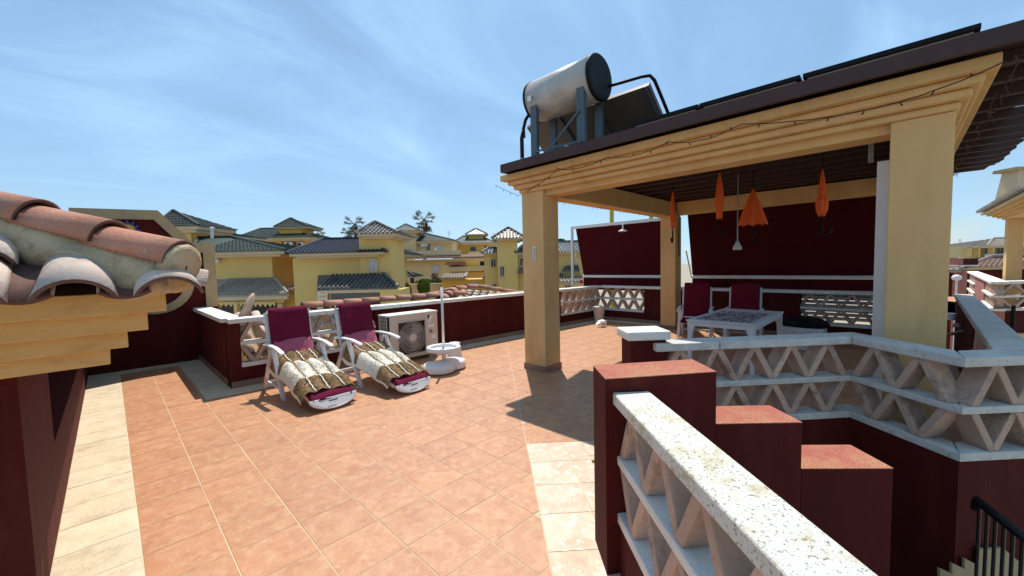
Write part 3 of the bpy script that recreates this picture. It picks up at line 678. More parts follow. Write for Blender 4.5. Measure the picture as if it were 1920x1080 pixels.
# ================================================================ PERGOLA
pg = thing('pergola', 'large yellow pergola with square columns, stepped cornice and brown timber roof', 'pergola', (6.8, 1.9, 0))
PX0, PX1, PY0, PY1 = 4.43, 9.50, -0.265, 4.115
def column(x0, x1, y0, y1, zt, nm='column'):
    m_ = MB(); m_.box(x0, x1, y0, y1, 0.0, zt); c = build(nm, m_, 'yellow', pg, bevel=0.008)
    for (a0, a1, b0, b1) in ((x0 - 0.012, x0 - 0.0005, y0 - 0.012, y1 + 0.012), (x1 + 0.0005, x1 + 0.012, y0 - 0.012, y1 + 0.012), (x0 - 0.0004, x1 + 0.0004, y0 - 0.012, y0 - 0.0005), (x0 - 0.0004, x1 + 0.0004, y1 + 0.0005, y1 + 0.012)):
        build('skirting_tile', bx(a0, a1, b0, b1, 0.001, 0.085), 'skirting', c)
column(4.43, 4.79, 3.695, 4.105, 2.655)
column(4.43, 4.79, -0.262, 0.085, 2.655)
column(9.14, 9.48, 3.70, 4.05, 2.62)
column(9.14, 9.48, -0.262, 0.085, 2.62)
# beams
def beam(*a): build('beam', bx(*a), 'yellow', pg, bevel=0.005)
beam(4.50, 4.76, 0.0852, 3.6948, 2.585, 2.925)
beam(4.50, 4.76, 3.80, 4.10, 2.6555, 2.925); beam(4.50, 4.76, -0.26, 0.08, 2.6555, 2.925)
beam(4.7905, 9.139, 3.72, 4.02, 2.60, 2.925)
beam(9.16, 9.44, 0.086, 3.699, 2.645, 2.925); beam(9.16, 9.44, 3.71, 4.03, 2.6205, 2.925); beam(9.16, 9.44, -0.24, 0.08, 2.6205, 2.925)
beam(4.7905, 9.139, -0.24, 0.04, 2.60, 2.925)
# stepped cornice, round the outside: each course a frame
zc = [2.657, 2.715, 2.780, 2.845, 2.928]
for k, off in enumerate((0.03, 0.09, 0.15, 0.225)):
    x0, x1, y0, y1 = PX0 - off, 9.48 + off * 0.9, -0.262 - off * 0.82, 4.105 + off
    ix0, ix1, iy0, iy1 = 4.499, 9.45, -0.245, 4.03
    z0, z1 = zc[k], zc[k + 1] - 0.0005
    for bxx in ((x0, ix0, y0, y1), (ix1, x1, y0, y1), (ix0 + 0.0005, ix1 - 0.0005, y0, iy0), (ix0 + 0.0005, ix1 - 0.0005, iy1, y1)):
        # chamfered lower edge keeps the roll-moulding look
        build('cornice_course', bx(*bxx, z0, z1), 'yellow', pg, bevel=0.022 if k < 3 else 0.008, bseg=3)
# timber roof: deck boards, rafters with shaped tails, fascia
RX0, RX1, RY0, RY1 = 4.07, 9.85, -1.05, 4.18
m_ = MB(); k = 0; x = RX0 + 0.05
while x < RX1:
    e = min(x + 0.148, RX1); build('deck_board', bx(x, e - 0.004, RY0 + 0.30, RY1 - 0.03, 3.012, 3.036), 'wood', pg); x += 0.15
def rafter(x0, x1, z0=2.93, z1=3.010, ext=0.0, matn='wood', nm='rafter'):
    # side profile in (y,z): scroll-cut tail at the -y end
    pr_ = [(RY1, z0), (RY1, z1), (RY0, z1), (RY0, z1 - 0.03), (RY0 + 0.03, z1 - 0.045), (RY0 + 0.035, z1 - 0.058), (RY0 + 0.09, z1 - 0.066), (RY0 + 0.14, z0 + 0.002), (RY0 + 0.2, z0)]
    n = len(pr_); m_ = MB(); vs = [(x0, y, z) for y, z in pr_] + [(x1, y, z) for y, z in pr_]
    m_.add(vs, [tuple(range(n))[::-1], tuple(range(n, 2 * n))] + [(i, (i + 1) % n, n + (i + 1) % n, n + i) for i in range(n)]); return build(nm, m_, matn, pg)
x = RX0 + 0.42
while x < RX1 - 0.1: rafter(x, x + 0.075); x += 0.44
rafter(RX0, RX0 + 0.045, 2.930, 3.045, matn='fascia', nm='fascia_board')
rafter(RX1 - 0.045, RX1, 2.930, 3.045, matn='fascia', nm='fascia_board')
build('fascia_board', bx(RX0 + 0.046, RX1 - 0.046, RY1 - 0.028, RY1, 2.93, 3.045), 'fascia', pg)

# ---- solar panels lying on the roof
for k, (ya, yb) in enumerate(((-0.355, 0.645), (0.665, 1.50), (1.515, 2.24))):
    o = thing('solar_module', ['dark solar panel on the pergola roof, nearest the right-hand corner', 'dark solar panel, middle one of the row on the pergola roof', 'dark solar panel on the pergola roof, next to the water heater frame'][k], 'solar panel', (4.9, ya, 3.05), group='solar panels along the roof edge')
    d = Vector((1.0, 0, -0.06)).normalized(); A_ = Vector((4.30, 0, 3.150))
    def pt(s, y, h): return Vector((A_.x + d.x * s, y, A_.z + d.z * s + h))
    m_ = MB()
    for (s0, s1, y0, y1) in ((0, 0.035, ya, yb), (1.0, 1.035, ya, yb), (0.036, 0.999, ya, ya + 0.035), (0.036, 0.999, yb - 0.035, yb)):
        m_.add([pt(s0, y0, 0), pt(s1, y0, 0), pt(s1, y1, 0), pt(s0, y1, 0), pt(s0, y0, 0.035), pt(s1, y0, 0.035), pt(s1, y1, 0.035), pt(s0, y1, 0.035)], [(3, 2, 1, 0), (4, 5, 6, 7), (0, 1, 5, 4), (1, 2, 6, 5), (2, 3, 7, 6), (3, 0, 4, 7)])
    build('frame', m_, 'black', o)
    m_ = MB(); m_.add([pt(0.03, ya + 0.03, 0.028), pt(1.0, ya + 0.03, 0.028), pt(1.0, yb - 0.03, 0.028), pt(0.03, yb - 0.03, 0.028), pt(0.03, ya + 0.03, 0.022), pt(1.0, ya + 0.03, 0.022), pt(1.0, yb - 0.03, 0.022), pt(0.03, yb - 0.03, 0.022)], [(0, 1, 2, 3), (7, 6, 5, 4)]); build('glass', m_, 'pvglass', o)
    m_ = MB()
    m_.box(4.33, 4.37, ya + 0.03, yb - 0.03, 3.046, 3.149)
    for yy in (ya + 0.15, yb - 0.15): m_.box(4.38, 5.33, yy, yy + 0.04, 3.037, 3.08)
    build('mounting_rail', m_, 'panel_frame', o)

# ---- solar water heater
wh = thing('solar_water_heater', 'silver solar water tank with black end on a steel frame on the pergola roof', 'water heater', (4.95, 3.6, 3.05))
ty0, ty1, tx, tz, tr = 3.02, 4.22, 4.92, 4.155, 0.305
m_ = MB(); m_.lathe((tx, ty0 + 0.035, tz), [(tr, 0), (tr, ty1 - ty0 - 0.07)], 48, axis=(0, 1, 0)); build('tank_body', m_, 'tank', wh, smooth=False)
wh.children[0].data.polygons.foreach_set('use_smooth', [len(p.vertices) == 4 for p in wh.children[0].data.polygons])
for (yc, s) in ((ty0 + 0.035, -1), (ty1 - 0.035, 1)):
    m_ = MB(); m_.lathe((tx, yc, tz), [(tr + 0.006, -0.012), (tr + 0.008, 0.02), (tr - 0.01, 0.034), (tr - 0.05, 0.036), (tr * 0.4, 0.03), (0.01, 0.03)], 48, axis=(0, s, 0)); build('end_cap', m_, 'black', wh, smooth=False)
for yc in (3.13, 3.98):
    m_ = MB()
    m_.box(4.66, 4.666, yc, yc + 0.12, 3.05, tz - 0.13); m_.box(4.6665, 4.72, yc, yc + 0.006, 3.05, tz - 0.13); m_.box(4.6665, 4.72, yc + 0.114, yc + 0.12, 3.05, tz - 0.13)
    build('upright', m_, 'steel_blue', wh)
    m_ = MB(); m_.box(5.12, 5.17, yc, yc + 0.12, 3.05, tz - 0.22); build('upright', m_, 'steel_blue', wh)
m_ = MB(); m_.bar((4.64, 3.20, 3.68), (4.64, 3.98, 3.09), 0.006, 0.03); build('brace', m_, 'steel_blue', wh)
m_ = MB(); m_.bar((4.645, 3.17, 3.27), (4.645, 4.03, 3.30), 0.006, 0.03); build('brace', m_, 'steel_blue', wh)
for yc in (3.13, 3.95):
    m_ = MB(); m_.bar((4.40, yc + 0.12, 3.16), (5.9, yc + 0.12, 3.10), 0.04, 0.045); build('base_rail', m_, 'galv', wh)
m_ = MB(); m_.box(4.60, 4.612, 4.03, 4.10, 4.05, 4.13); build('rating_plate', m_, 'white_paint', wh)
# collectors: slope down away from the tank
ct = Vector((5.20, 0, 3.98)); cdn = Vector((1.25, 0, -0.93)).normalized(); cnr = Vector((0.93, 0, 1.25)).normalized()
for (ya, yb) in ((2.46, 3.55), (3.57, 4.66)):
    m_ = MB(); m_.obox(ct + cdn * 0.62 + Vector((0, (ya + yb) / 2, 0)), cdn, (0, 1, 0), cnr, 0.60, (yb - ya) / 2, 0.035); o = build('collector', m_, 'collector_back', wh, bevel=0.006)
    m_ = MB(); m_.obox(ct + cdn * 0.62 + cnr * 0.037 + Vector((0, (ya + yb) / 2, 0)), cdn, (0, 1, 0), cnr, 0.57, (yb - ya) / 2 - 0.03, 0.001); build('collector_glass', m_, 'pvglass', o)
for yy in (2.50, 3.30, 3.95):
    m_ = MB(); m_.bar(ct + Vector((0.0, yy, 0)) - cnr * 0.055, ct + cdn * 1.2 + Vector((0, yy, 0)) - cnr * 0.055, 0.03, 0.03, up=cnr); build('collector_rail', m_, 'steel_blue', wh)
m_ = MB(); m_.tube([(5.16, 3.2, 4.12), (5.17, 2.9, 4.10), (5.18, 2.55, 4.08), (5.19, 2.44, 4.06), (5.24, 2.40, 4.00), (5.4, 2.39, 3.86), (5.8, 2.39, 3.56), (6.15, 2.39, 3.30)], 0.022, 8); build('pipe', m_, 'black', wh, smooth=True)
m_ = MB(); m_.tube([(4.9, 4.24, 4.02), (4.88, 4.32, 4.0), (4.82, 4.345, 3.9), (4.72, 4.35, 3.6), (4.72, 4.35, 3.05)], 0.026, 8); build('pipe', m_, 'black', wh, smooth=True)
m_ = MB(); m_.tube([(5.2, 4.72, 3.80), (5.0, 4.55, 3.86), (4.8, 4.38, 3.78), (4.70, 4.31, 3.66), (4.68, 4.29, 3.4), (4.68, 4.29, 3.05)], 0.020, 8); build('pipe', m_, 'black', wh, smooth=True)

# ---- light string swagged along the cornice
ls = thing('light_string', 'thin brown wire of unlit fairy lights swagged along the yellow cornice', 'fairy lights', (4.15, 1.9, 2.8))
hooks = [(985, 360), (1047, 317), (1138, 295), (1252, 266), (1391, 232), (1885, 115)]
pts = []
for k in range(len(hooks) - 1):
    (u0, v0), (u1, v1) = hooks[k], hooks[k + 1]; n = 14 if k < 4 else 30; sag = (4, 12, 16, 20, 48)[k]
    for i in range(n):
        t_ = i / n; u = u0 + (u1 - u0) * t_; v = v0 + (v1 - v0) * t_ + sag * 4 * t_ * (1 - t_) * 0.62 + R.uniform(-0.8, 0.8)
        pts.append(hx(u, v, 4.130))
pts.append(hx(1885, 115, 4.13))
m_ = MB(); m_.tube(pts, 0.0046, 5)
for i, p in enumerate(pts):
    if i % 4 == 2:
        q_ = p + Vector((-0.006, R.uniform(-0.02, 0.02), -0.03 if R.random() < 0.7 else 0.02)); m_.tube([p, q_], [0.004, 0.007], 5)
build('wire', m_, 'wood', ls)
m_ = MB(); pts = []
for i in range(60):
    t_ = i / 59; y = -0.512 + 0.10 * math.sin(t_ * 40) * 0.15; pts.append(Vector((4.14 + 5.3 * t_, y - 0.01 + 0.02 * math.sin(i * 2.1), 2.85 + 0.05 * math.sin(i * 1.3) - 0.05 * t_)))
m_.tube(pts, 0.004, 5)
for i, p in enumerate(pts):
    if i % 2: m_.tube([p, p + Vector((R.uniform(-0.04, 0.04), R.uniform(-0.02, 0.0), -0.05))], 0.004, 4)
build('wire', m_, 'wood', ls)
ls2 = thing('light_string', 'fairy light wire hanging in the sky gap beside the front-left column', 'fairy lights', (6.0, 4.4, 2.6))
m_ = MB(); pts = [Vector((4.16 + 4.6 * t_ / 30, 4.38, 2.80 - 0.10 * abs(math.sin(t_ * 0.45)) - 0.01 * math.sin(t_ * 3))) for t_ in range(31)]
m_.tube(pts, 0.0035, 5)
for i, p in enumerate(pts): m_.tube([p, p + Vector((0.01, 0.0, -0.045))], 0.0035, 4)
build('wire', m_, 'wood', ls2)
# thermometer on the front-left column
th = thing('thermometer', 'slim white thermometer with rounded ends on the front-left column', 'thermometer', (4.42, 3.98, 1.55))
p = hx(1002.5, 475.5, 4.43)
m_ = MB()
for k in range(2): pass
hw, hh = 0.030, 0.118
prof = []
for k in range(9): a = math.pi * k / 8; prof.append((hw * math.cos(a), hh - hw + hw * math.sin(a)))
for k in range(9): a = math.pi + math.pi * k / 8; prof.append((hw * math.cos(a), -hh + hw + hw * math.sin(a)))
n = len(prof); vs = [(4.4295, p.y + y, p.z + z) for y, z in prof] + [(4.418, p.y + y, p.z + z) for y, z in prof]
m_.add(vs, [tuple(range(n)), tuple(range(n, 2 * n))[::-1]] + [(i, n + i, n + (i + 1) % n, (i + 1) % n) for i in range(n)]); build('plate', m_, 'white_metal', th)
m_ = MB(); m_.box(4.4150, 4.4178, p.y - 0.004, p.y + 0.004, p.z - 0.06, p.z + 0.08); m_.box(4.4150, 4.4178, p.y - 0.012, p.y + 0.012, p.z - 0.098, p.z - 0.078)
for k in range(12): m_.box(4.4160, 4.4178, p.y - 0.018, p.y - 0.006, p.z - 0.055 + k * 0.011, p.z - 0.052 + k * 0.011)
build('scale', m_, 'grey_plastic', th)
# white post beside the right column
tag(build('white_post', bx(4.795, 4.86, 0.086, 0.17, 0.0, 2.43), 'white_metal', bevel=0.006), 'white painted post standing against the big right-hand column', 'post')
tag(build('downpipe', bx(4.83, 4.90, 0.20, 0.235, 2.44, 2.92), 'grey_plastic', bevel=0.01), 'short grey-green pipe in the dark corner above the white post', 'pipe')

# ================================================================ AWNINGS OUTSIDE THE FAR PARAPET
def awning(label, y0, y1, frame, xb=10.25):
    t = thing('drop_awning', label, 'awning', (9.8, (y0 + y1) / 2, 0.95))
    zt, zbar = (2.62 if frame else 2.95), 1.21
    if frame:
        build('post', bx(9.78, 9.84, y0 - 0.06, y0, 0.951, zt + 0.07), 'white_metal', t)
        build('top_rail', bx(9.78, 9.84, y1, y0 - 0.0605, zt, zt + 0.07), 'white_metal', t)
    m_ = MB(); e = 0.02; ya = y0 - 0.13 if frame else y0; N_ = 8
    for i in range(N_):
        a0 = ya + (y1 - ya) * i / N_; a1 = ya + (y1 - ya) * (i + 1) / N_
        m_.add([(9.86, a0, zt - 0.005), (9.86, a1, zt - 0.005), (xb, a1, zbar), (xb, a0, zbar), (9.865, a0, zt - 0.001), (9.865, a1, zt - 0.001), (xb + 0.005, a1, zbar + 0.004), (xb + 0.005, a0, zbar + 0.004)], [(0, 1, 2, 3), (7, 6, 5, 4)])
    build('fabric', m_, 'awning', t)
    m_ = MB(); m_.tube([(xb - 0.02, ya + 0.02, zbar - 0.02), (xb - 0.02, y1, zbar - 0.02)], 0.040, 10); build('front_bar', m_, 'white_metal', t)
    m_ = MB(); m_.box(xb - 0.01, xb + 0.004, y1, ya, zbar - 0.42, zbar - 0.06); build('valance', m_, 'awning', t)
    for yy in ((ya + 0.015), (y1 - 0.01)):
        m_ = MB(); m_.bar((9.86, yy, 1.85), (xb - 0.03, yy, zbar - 0.01), 0.02, 0.03); build('arm', m_, 'white_metal', t)
    return t
awning('dark maroon awning in a white frame, left of the rear yellow column', 7.09, 4.02, True)
awning('wide dark maroon awning behind the garden table, right of the rear column', 3.72, -0.2, False)
lm = thing('outdoor_lamp', 'small white lamp hanging from the top rail of the framed awning', 'lamp', (9.74, 5.35, 2.55))
m_ = MB(); m_.lathe((9.74, 5.35, 2.42), [(0.005, 0.20), (0.02, 0.19), (0.02, 0.06), (0.11, 0.02), (0.12, 0.0), (0.09, -0.01)], 18); build('shade', m_, 'white_metal', lm)
pz = wp(1069, 540, 11)
for k, (u, v, nm) in enumerate(((1147, 392, 'tall yellow pole rising behind the framed awning'), (1221, 400, 'second yellow pole behind the awning, nearer the rear column'))):
    p = wp(u, v, 13.5); m_ = MB(); m_.tube([(p.x, p.y, gz), (p.x, p.y, p.z + 3.0 * 0.35)], 0.07, 8); tag(build('yellow_pole', m_, 'pole_yellow'), nm, 'pole')

# ================================================================ FURNITURE
def cushion(prof, width, thick, n_across=14, seg=10, lump=0.006, seed=1, tuft=None):
    """upholstered pad swept along a side profile of (y, z); lies on top of it"""
    rr = random.Random(seed); pts = [Vector((0, y, z)) for y, z in prof]
    # resample with Catmull-Rom
    P_ = []
    for i in range(len(pts) - 1):
        p0 = pts[max(i - 1, 0)]; p1 = pts[i]; p2 = pts[i + 1]; p3 = pts[min(i + 2, len(pts) - 1)]
        ns = max(3, int((p2 - p1).length / 0.035))
        for k in range(ns):
            t_ = k / ns
            a = ((-t_ ** 3 + 2 * t_ ** 2 - t_) * p0 + (3 * t_ ** 3 - 5 * t_ ** 2 + 2) * p1 + (-3 * t_ ** 3 + 4 * t_ ** 2 + t_) * p2 + (t_ ** 3 - t_ ** 2) * p3) * 0.5
            q_ = p1.lerp(p2, t_); P_.append(q_.lerp(a, 0.6))
    P_.append(pts[-1]); m_ = MB(); vs = []; nr = 2 * n_across; N_ = len(P_)
    for i, p in enumerate(P_):
        d = (P_[min(i + 1, N_ - 1)] - P_[max(i - 1, 0)]).normalized(); nn_ = Vector((0, -d.z, d.y)); nn_ = -nn_ if nn_.z < 0 else nn_
        e = min(i, N_ - 1 - i) / 3.0; ef = 1 - (1 - min(e, 1)) ** 2; tf = thick * (0.35 + 0.65 * ef); wf = width * (0.97 + 0.03 * ef)
        for k in range(nr):
            a = 2 * math.pi * k / nr; cx, sz = math.cos(a), math.sin(a)
            ex = math.copysign(abs(cx) ** 0.35, cx); ez = math.copysign(abs(sz) ** 0.8, sz)
            l_ = lump * (math.sin(i * 0.9 + k * 1.7) + rr.uniform(-1, 1)) if sz > 0.1 else 0
            vs.append(p + Vector((ex * wf / 2, 0, 0)) + nn_ * (tf / 2 + ez * tf / 2 + l_))
    fs = [(i * nr + k, i * nr + (k + 1) % nr, (i + 1) * nr + (k + 1) % nr, (i + 1) * nr + k) for i in range(N_ - 1) for k in range(nr)]
    fs += [tuple(range(nr))[::-1], tuple(range((N_ - 1) * nr, N_ * nr))]
    m_.add(vs, fs); return m_, P_
def lounger_parts(t, fab, pad=True, foot=True):
    for s in (-1, 1):
        x = s * 0.295
        m_ = MB(); m_.bar((x, 0.10, 0.60), (x, 0.37, 0.02), 0.032, 0.055, up=(1, 0, 0)); m_.obox((x, 0.375, 0.01), (1, 0, 0), (0, 1, 0), (0, 0, 1), 0.02, 0.034, 0.012); build('leg', m_, 'white_paint', t, local=True, bevel=0.006)
        m_ = MB(); m_.bar((x, 0.02, 0.58), (x, -0.35, 0.02), 0.030, 0.048, up=(1, 0, 0)); m_.obox((x, -0.355, 0.01), (1, 0, 0), (0, 1, 0), (0, 0, 1), 0.02, 0.03, 0.012); build('leg', m_, 'white_paint', t, local=True, bevel=0.006)
        m_ = MB(); pts_ = [(-0.24, 0.612), (-0.05, 0.628), (0.20, 0.622), (0.40, 0.590), (0.425, 0.578)]
        for i in range(len(pts_) - 1): m_.bar((x, pts_[i][0], pts_[i][1]), (x, pts_[i + 1][0] + 0.004, pts_[i + 1][1]), 0.062 if i < 3 else 0.055, 0.028)
        build('armrest', m_, 'white_paint', t, local=True, bevel=0.010)
        m_ = MB(); m_.bar((s * 0.262, -0.12, 0.32), (s * 0.262, -0.27, 1.03), 0.03, 0.045, up=(1, 0, 0)); build('back_frame', m_, 'white_paint', t, local=True, bevel=0.006)
        m_ = MB(); m_.bar((s * 0.268, -0.14, 0.325), (s * 0.268, 0.42, 0.295), 0.028, 0.05); build('seat_rail', m_, 'white_paint', t, local=True, bevel=0.006)
        m_ = MB(); m_.bar((s * 0.30, -0.30, 0.13), (s * 0.30, 0.33, 0.13), 0.02, 0.028); build('stretcher', m_, 'white_paint', t, local=True, bevel=0.004)
        if foot:
            m_ = MB(); m_.bar((s * 0.235, 0.42, 0.285), (s * 0.225, 1.04, 0.115), 0.03, 0.05); build('footrest_rail', m_, 'white_paint', t, local=True, bevel=0.006)
    m_ = MB()
    for k in range(7):
        z = 0.45 + k * 0.085; y = -0.13 - (z - 0.36) * 0.21; m_.box(-0.245, 0.245, y - 0.008, y + 0.008, z, z + 0.06)
    build('back_slats', m_, 'white_paint', t, local=True, kind='stuff')
    m_ = MB(); m_.bar((-0.29, -0.33, 0.10), (0.29, -0.33, 0.10), 0.03, 0.03); build('stretcher', m_, 'white_paint', t, local=True)
    m_ = MB()
    for k in range(6): m_.box(-0.25, 0.25, -0.11 + k * 0.09, -0.04 + k * 0.09, 0.325, 0.338)
    build('seat_slats', m_, 'white_paint', t, local=True, kind='stuff')
    if foot:
        # half-oval end panel resting on the floor
        m_ = MB(); n = 24; vs = []; cy, cz = 1.10, 0.13
        tilt = Vector((0, 0.42, -0.90)).normalized(); nrm = Vector((0, 0.90, 0.42)).normalized()
        prof = [(-0.27, 0.0)] + [(-0.27 * math.cos(math.pi * k / n), 0.135 * math.sin(math.pi * k / n)) for k in range(1, n)] + [(0.27, 0.0)]
        for off in (0.0, 0.03):
            for (x, h) in prof: vs.append(Vector((x, cy, cz)) + tilt * h + nrm * (off + (0.018 if off else 0) * math.cos(x / 0.27 * 1.5)))
        k = len(prof); m_.add(vs, [tuple(range(k)), tuple(range(k, 2 * k))[::-1]] + [(i, k + i, k + (i + 1) % k, (i + 1) % k) for i in range(k)])
        build('footrest_panel', m_, 'white_paint', t, local=True, bevel=0.006)
        m_ = MB(); m_.obox(Vector((0.02, cy, cz)) + tilt * 0.045 + nrm * 0.0475, (1, 0, 0), tilt, nrm, 0.05, 0.006, 0.002); build('handle_slot', m_, 'dark', t, local=True)
    if foot: prof = [(-0.255, 1.09), (-0.195, 0.80), (-0.13, 0.49), (-0.08, 0.385), (0.02, 0.355), (0.40, 0.325), (0.50, 0.30), (0.80, 0.215), (1.13, 0.105)]
    else: prof = [(-0.272, 1.12), (-0.20, 0.80), (-0.13, 0.49), (-0.08, 0.385), (0.02, 0.355), (0.45, 0.345)]
    mb_, P_ = cushion(prof, 0.50, 0.065, seed=int(fab == 'fabric') + 3)
    build('cushion', mb_, fab, t, local=True, smooth=True)
    if foot:
        mb_, _ = cushion([(-0.150, 0.68), (-0.085, 0.56), (-0.015, 0.455), (0.06, 0.415)], 0.47, 0.055, seed=9, lump=0.008); build('sunlit_lumbar', mb_, 'lit_fabric', t, local=True, smooth=True)  # lower part of the same cushion, painted in its sunlit pink
    return t
lg = thing('sun_lounger', 'white reclining lounger with a maroon cushion, left of the pair by the lattice parapet', 'sun lounger', (1.70, 5.74, 0), math.pi + 0.03, 'white loungers with maroon cushions')
lounger_parts(lg, 'fabric')
lg2 = copy_thing(lg, (2.545, 5.53, 0), math.pi + 0.10)
lg2['label'] = 'white reclining lounger with a maroon cushion, the one nearer the AC unit'
# fur throws
def throw(label, at, rot, seed, dx0=0.0):
    rr = random.Random(seed)
    t = thing('fur_throw', label, 'throw', at, rot, 'patchwork fur throws on the loungers')
    prof = [(-0.005, 0.505), (0.09, 0.475), (0.30, 0.425), (0.44, 0.405), (0.56, 0.370), (0.72, 0.318), (0.90, 0.262), (1.05, 0.205)]
    L_ = [0]
    for i in range(len(prof) - 1): L_.append(L_[-1] + math.hypot(prof[i + 1][0] - prof[i][0], prof[i + 1][1] - prof[i][1]))
    def at_s(s):
        s = max(0, min(s, L_[-1] - 1e-5))
        for i in range(len(prof) - 1):
            if s <= L_[i + 1]: f_ = (s - L_[i]) / (L_[i + 1] - L_[i]); return prof[i][0] + (prof[i + 1][0] - prof[i][0]) * f_, prof[i][1] + (prof[i + 1][1] - prof[i][1]) * f_
    hwid = 0.325
    def P_(a, s):   # a in -1..1 across, s along
        y, z = at_s(s); x = a * hwid * (1 - 0.06 * math.sin(s * 3)) + dx0; d = max(0, abs(a) - 0.72)
        z -= (d * d * 1.6 + d * 0.10) * (1 - 0.45 * s / L_[-1]); z += 0.006 * math.sin(a * 9 + s * 11) + 0.008 * math.sin(s * 17 + a * 3) - 0.006 * math.cos(a * 4 * math.pi)
        return Vector((x, y + 0.01 * math.sin(a * 5 + seed), z + 0.006))
    T_ = L_[-1]; bands = [(0.0, 0.28 * T_ , 'b'), (0.28 * T_, 0.72 * T_, 'c'), (0.72 * T_, T_, 'b')]
    seams = MB(); seamd = MB()
    for (s0, s1, kd) in bands:
        for c in range(4):
            a0 = -1 + c * 0.5; a1 = a0 + 0.5; m_ = MB(); nx, ny = 6, max(4, int((s1 - s0) / 0.04)); vs = []
            for j in range(ny + 1):
                for i in range(nx + 1):
                    a = a0 + (a1 - a0) * i / nx; s = s0 + (s1 - s0) * j / ny; v = P_(a, s)
                    ed = min(min(i, nx - i), 2) / 2; v.z += 0.010 * ed + rr.uniform(-0.002, 0.002); vs.append(v)
            m_.add(vs, [(j * (nx + 1) + i, (j + 1) * (nx + 1) + i, (j + 1) * (nx + 1) + i + 1, j * (nx + 1) + i + 1)[::-1] for j in range(ny) for i in range(nx)])
            mk = 'fur_brown' if kd == 'b' else 'fur_cream'
            po = build('fur_patch', m_, mk, t, local=True, smooth=True)
            h_ = MB(); nh = int(5200 * (s1 - s0) * (a1 - a0) * hwid * 2.2)
            for _ in range(nh):
                a = rr.uniform(a0 + 0.012, a1 - 0.012); s = rr.uniform(s0, s1); p = P_(a, s); p.z += 0.006
                ln = rr.uniform(0.010, 0.022); th_ = rr.uniform(0, 6.28); w_ = rr.uniform(0.003, 0.006)
                dr = Vector((rr.uniform(-0.8, 0.8), 0.5 + rr.uniform(-0.8, 0.6), rr.uniform(0.05, 0.45))).normalized() * ln
                sd_ = Vector((math.cos(th_), math.sin(th_), 0)) * w_
                h_.add([p - sd_, p + sd_, p + dr], [(0, 1, 2)])
            build('fur_pile', h_, mk, po, local=True, kind='stuff')
        for c in range(1, 4):
            a = -1 + c * 0.5; tgt = MB(); n = max(4, int((s1 - s0) / 0.03)); pts_ = []
            for j in range(n + 1): p = P_(a + 0.012 * math.sin(j * 1.9), s0 + (s1 - s0) * j / n); p.z += 0.012; pts_.append(p)
            tgt.tube(pts_, 0.0085 if kd == 'b' else 0.006, 6); build('light_seam' if kd == 'b' else 'dark_seam', tgt, 'fur_cream' if kd == 'b' else 'fur_brown', t, local=True, smooth=True)
    # side hems hanging over the edge
    for s_ in (-1, 1):
        m_ = MB(); n = 26; vs = []
        for j in range(n + 1):
            s = T_ * j / n; p = P_(s_, s); dr = (0.03 + 0.025 * abs(math.sin(s * 5 + seed))) * (1 - 0.5 * s / T_); vs += [p + Vector((0, 0, 0.003)), p + Vector((s_ * 0.012, 0.0, -dr * 0.6)), p + Vector((s_ * 0.004, 0.01, -dr * 1.1))]
        m_.add(vs, [(3 * j + k, 3 * j + k + 1, 3 * j + 4 + k, 3 * j + 3 + k) for j in range(n) for k in range(2)]); build('hem', m_, 'fur_cream' if s_ > 0 else 'fur_brown', t, local=True, smooth=True)
    return t
throw('brown and cream patchwork fur throw on the left lounger', (1.70, 5.74, 0), math.pi + 0.03, 4)
throw('brown and cream patchwork fur throw on the lounger beside the AC unit', (2.545, 5.53, 0), math.pi + 0.10, 8)

# ---- AC outdoor unit
ac = thing('air_conditioner', 'beige outdoor air-conditioning unit with a round fan grille against the maroon parapet', 'air conditioner', (3.6, 6.0, 0), 0)
ax0, ax1, ay0, ay1, az0, az1 = 3.10, 4.06, 5.87, 6.17, 0.07, 0.815
fx0, fx1 = 3.29, 3.80
m_ = MB()
m_.box(ax0 + 0.04, fx0, ay0, ay0 + 0.02, az0, az1 - 0.02); m_.box(fx1, ax1, ay0, ay0 + 0.02, az0, az1 - 0.02)
m_.box(fx0 + 0.0005, fx1 - 0.0005, ay0, ay0 + 0.02, az0, 0.135); m_.box(fx0 + 0.0005, fx1 - 0.0005, ay0, ay0 + 0.02, 0.675, az1 - 0.02)
m_.box(ax1 - 0.02, ax1, ay0 + 0.0205, ay1, az0, az1 - 0.02); m_.box(ax0, ax1 - 0.0205, ay1 - 0.015, ay1, az0, az1 - 0.02); m_.box(ax0, ax1 - 0.0205, ay0 + 0.0205, ay1 - 0.0155, az0, az0 + 0.02)
build('casing', m_, 'ac_beige', ac, bevel=0.004)
m_ = MB(); m_.box(ax0 - 0.008, ax1 + 0.008, ay0 - 0.008, ay1 + 0.008, az1 - 0.0195, az1 + 0.005); build('lid', m_, 'white_paint', ac, bevel=0.008)
m_ = MB(); m_.box(ax0 + 0.006, ax0 + 0.02, ay0 + 0.05, ay1 - 0.05, az0 + 0.03, az1 - 0.04); build('coil', m_, 'dark', ac)
m_ = MB()
for k in range(5): y = ay0 + 0.03 + k * 0.058; m_.box(ax0 - 0.004, ax0 + 0.005, y, y + 0.008, az0, az1 - 0.025)
for k in range(12): z = az0 + 0.03 + k * 0.058; m_.box(ax0 - 0.004, ax0 + 0.0045, ay0 + 0.0205, ay1 - 0.02, z, z + 0.008)
build('side_grille', m_, 'ac_beige', ac)
m_ = MB(); m_.box(fx0, fx1, ay0 + 0.05, ay0 + 0.055, 0.12, 0.70); build('fan_recess', m_, 'dark', ac)
fc = Vector((3.545, ay0 - 0.006, 0.405)); m_ = MB()
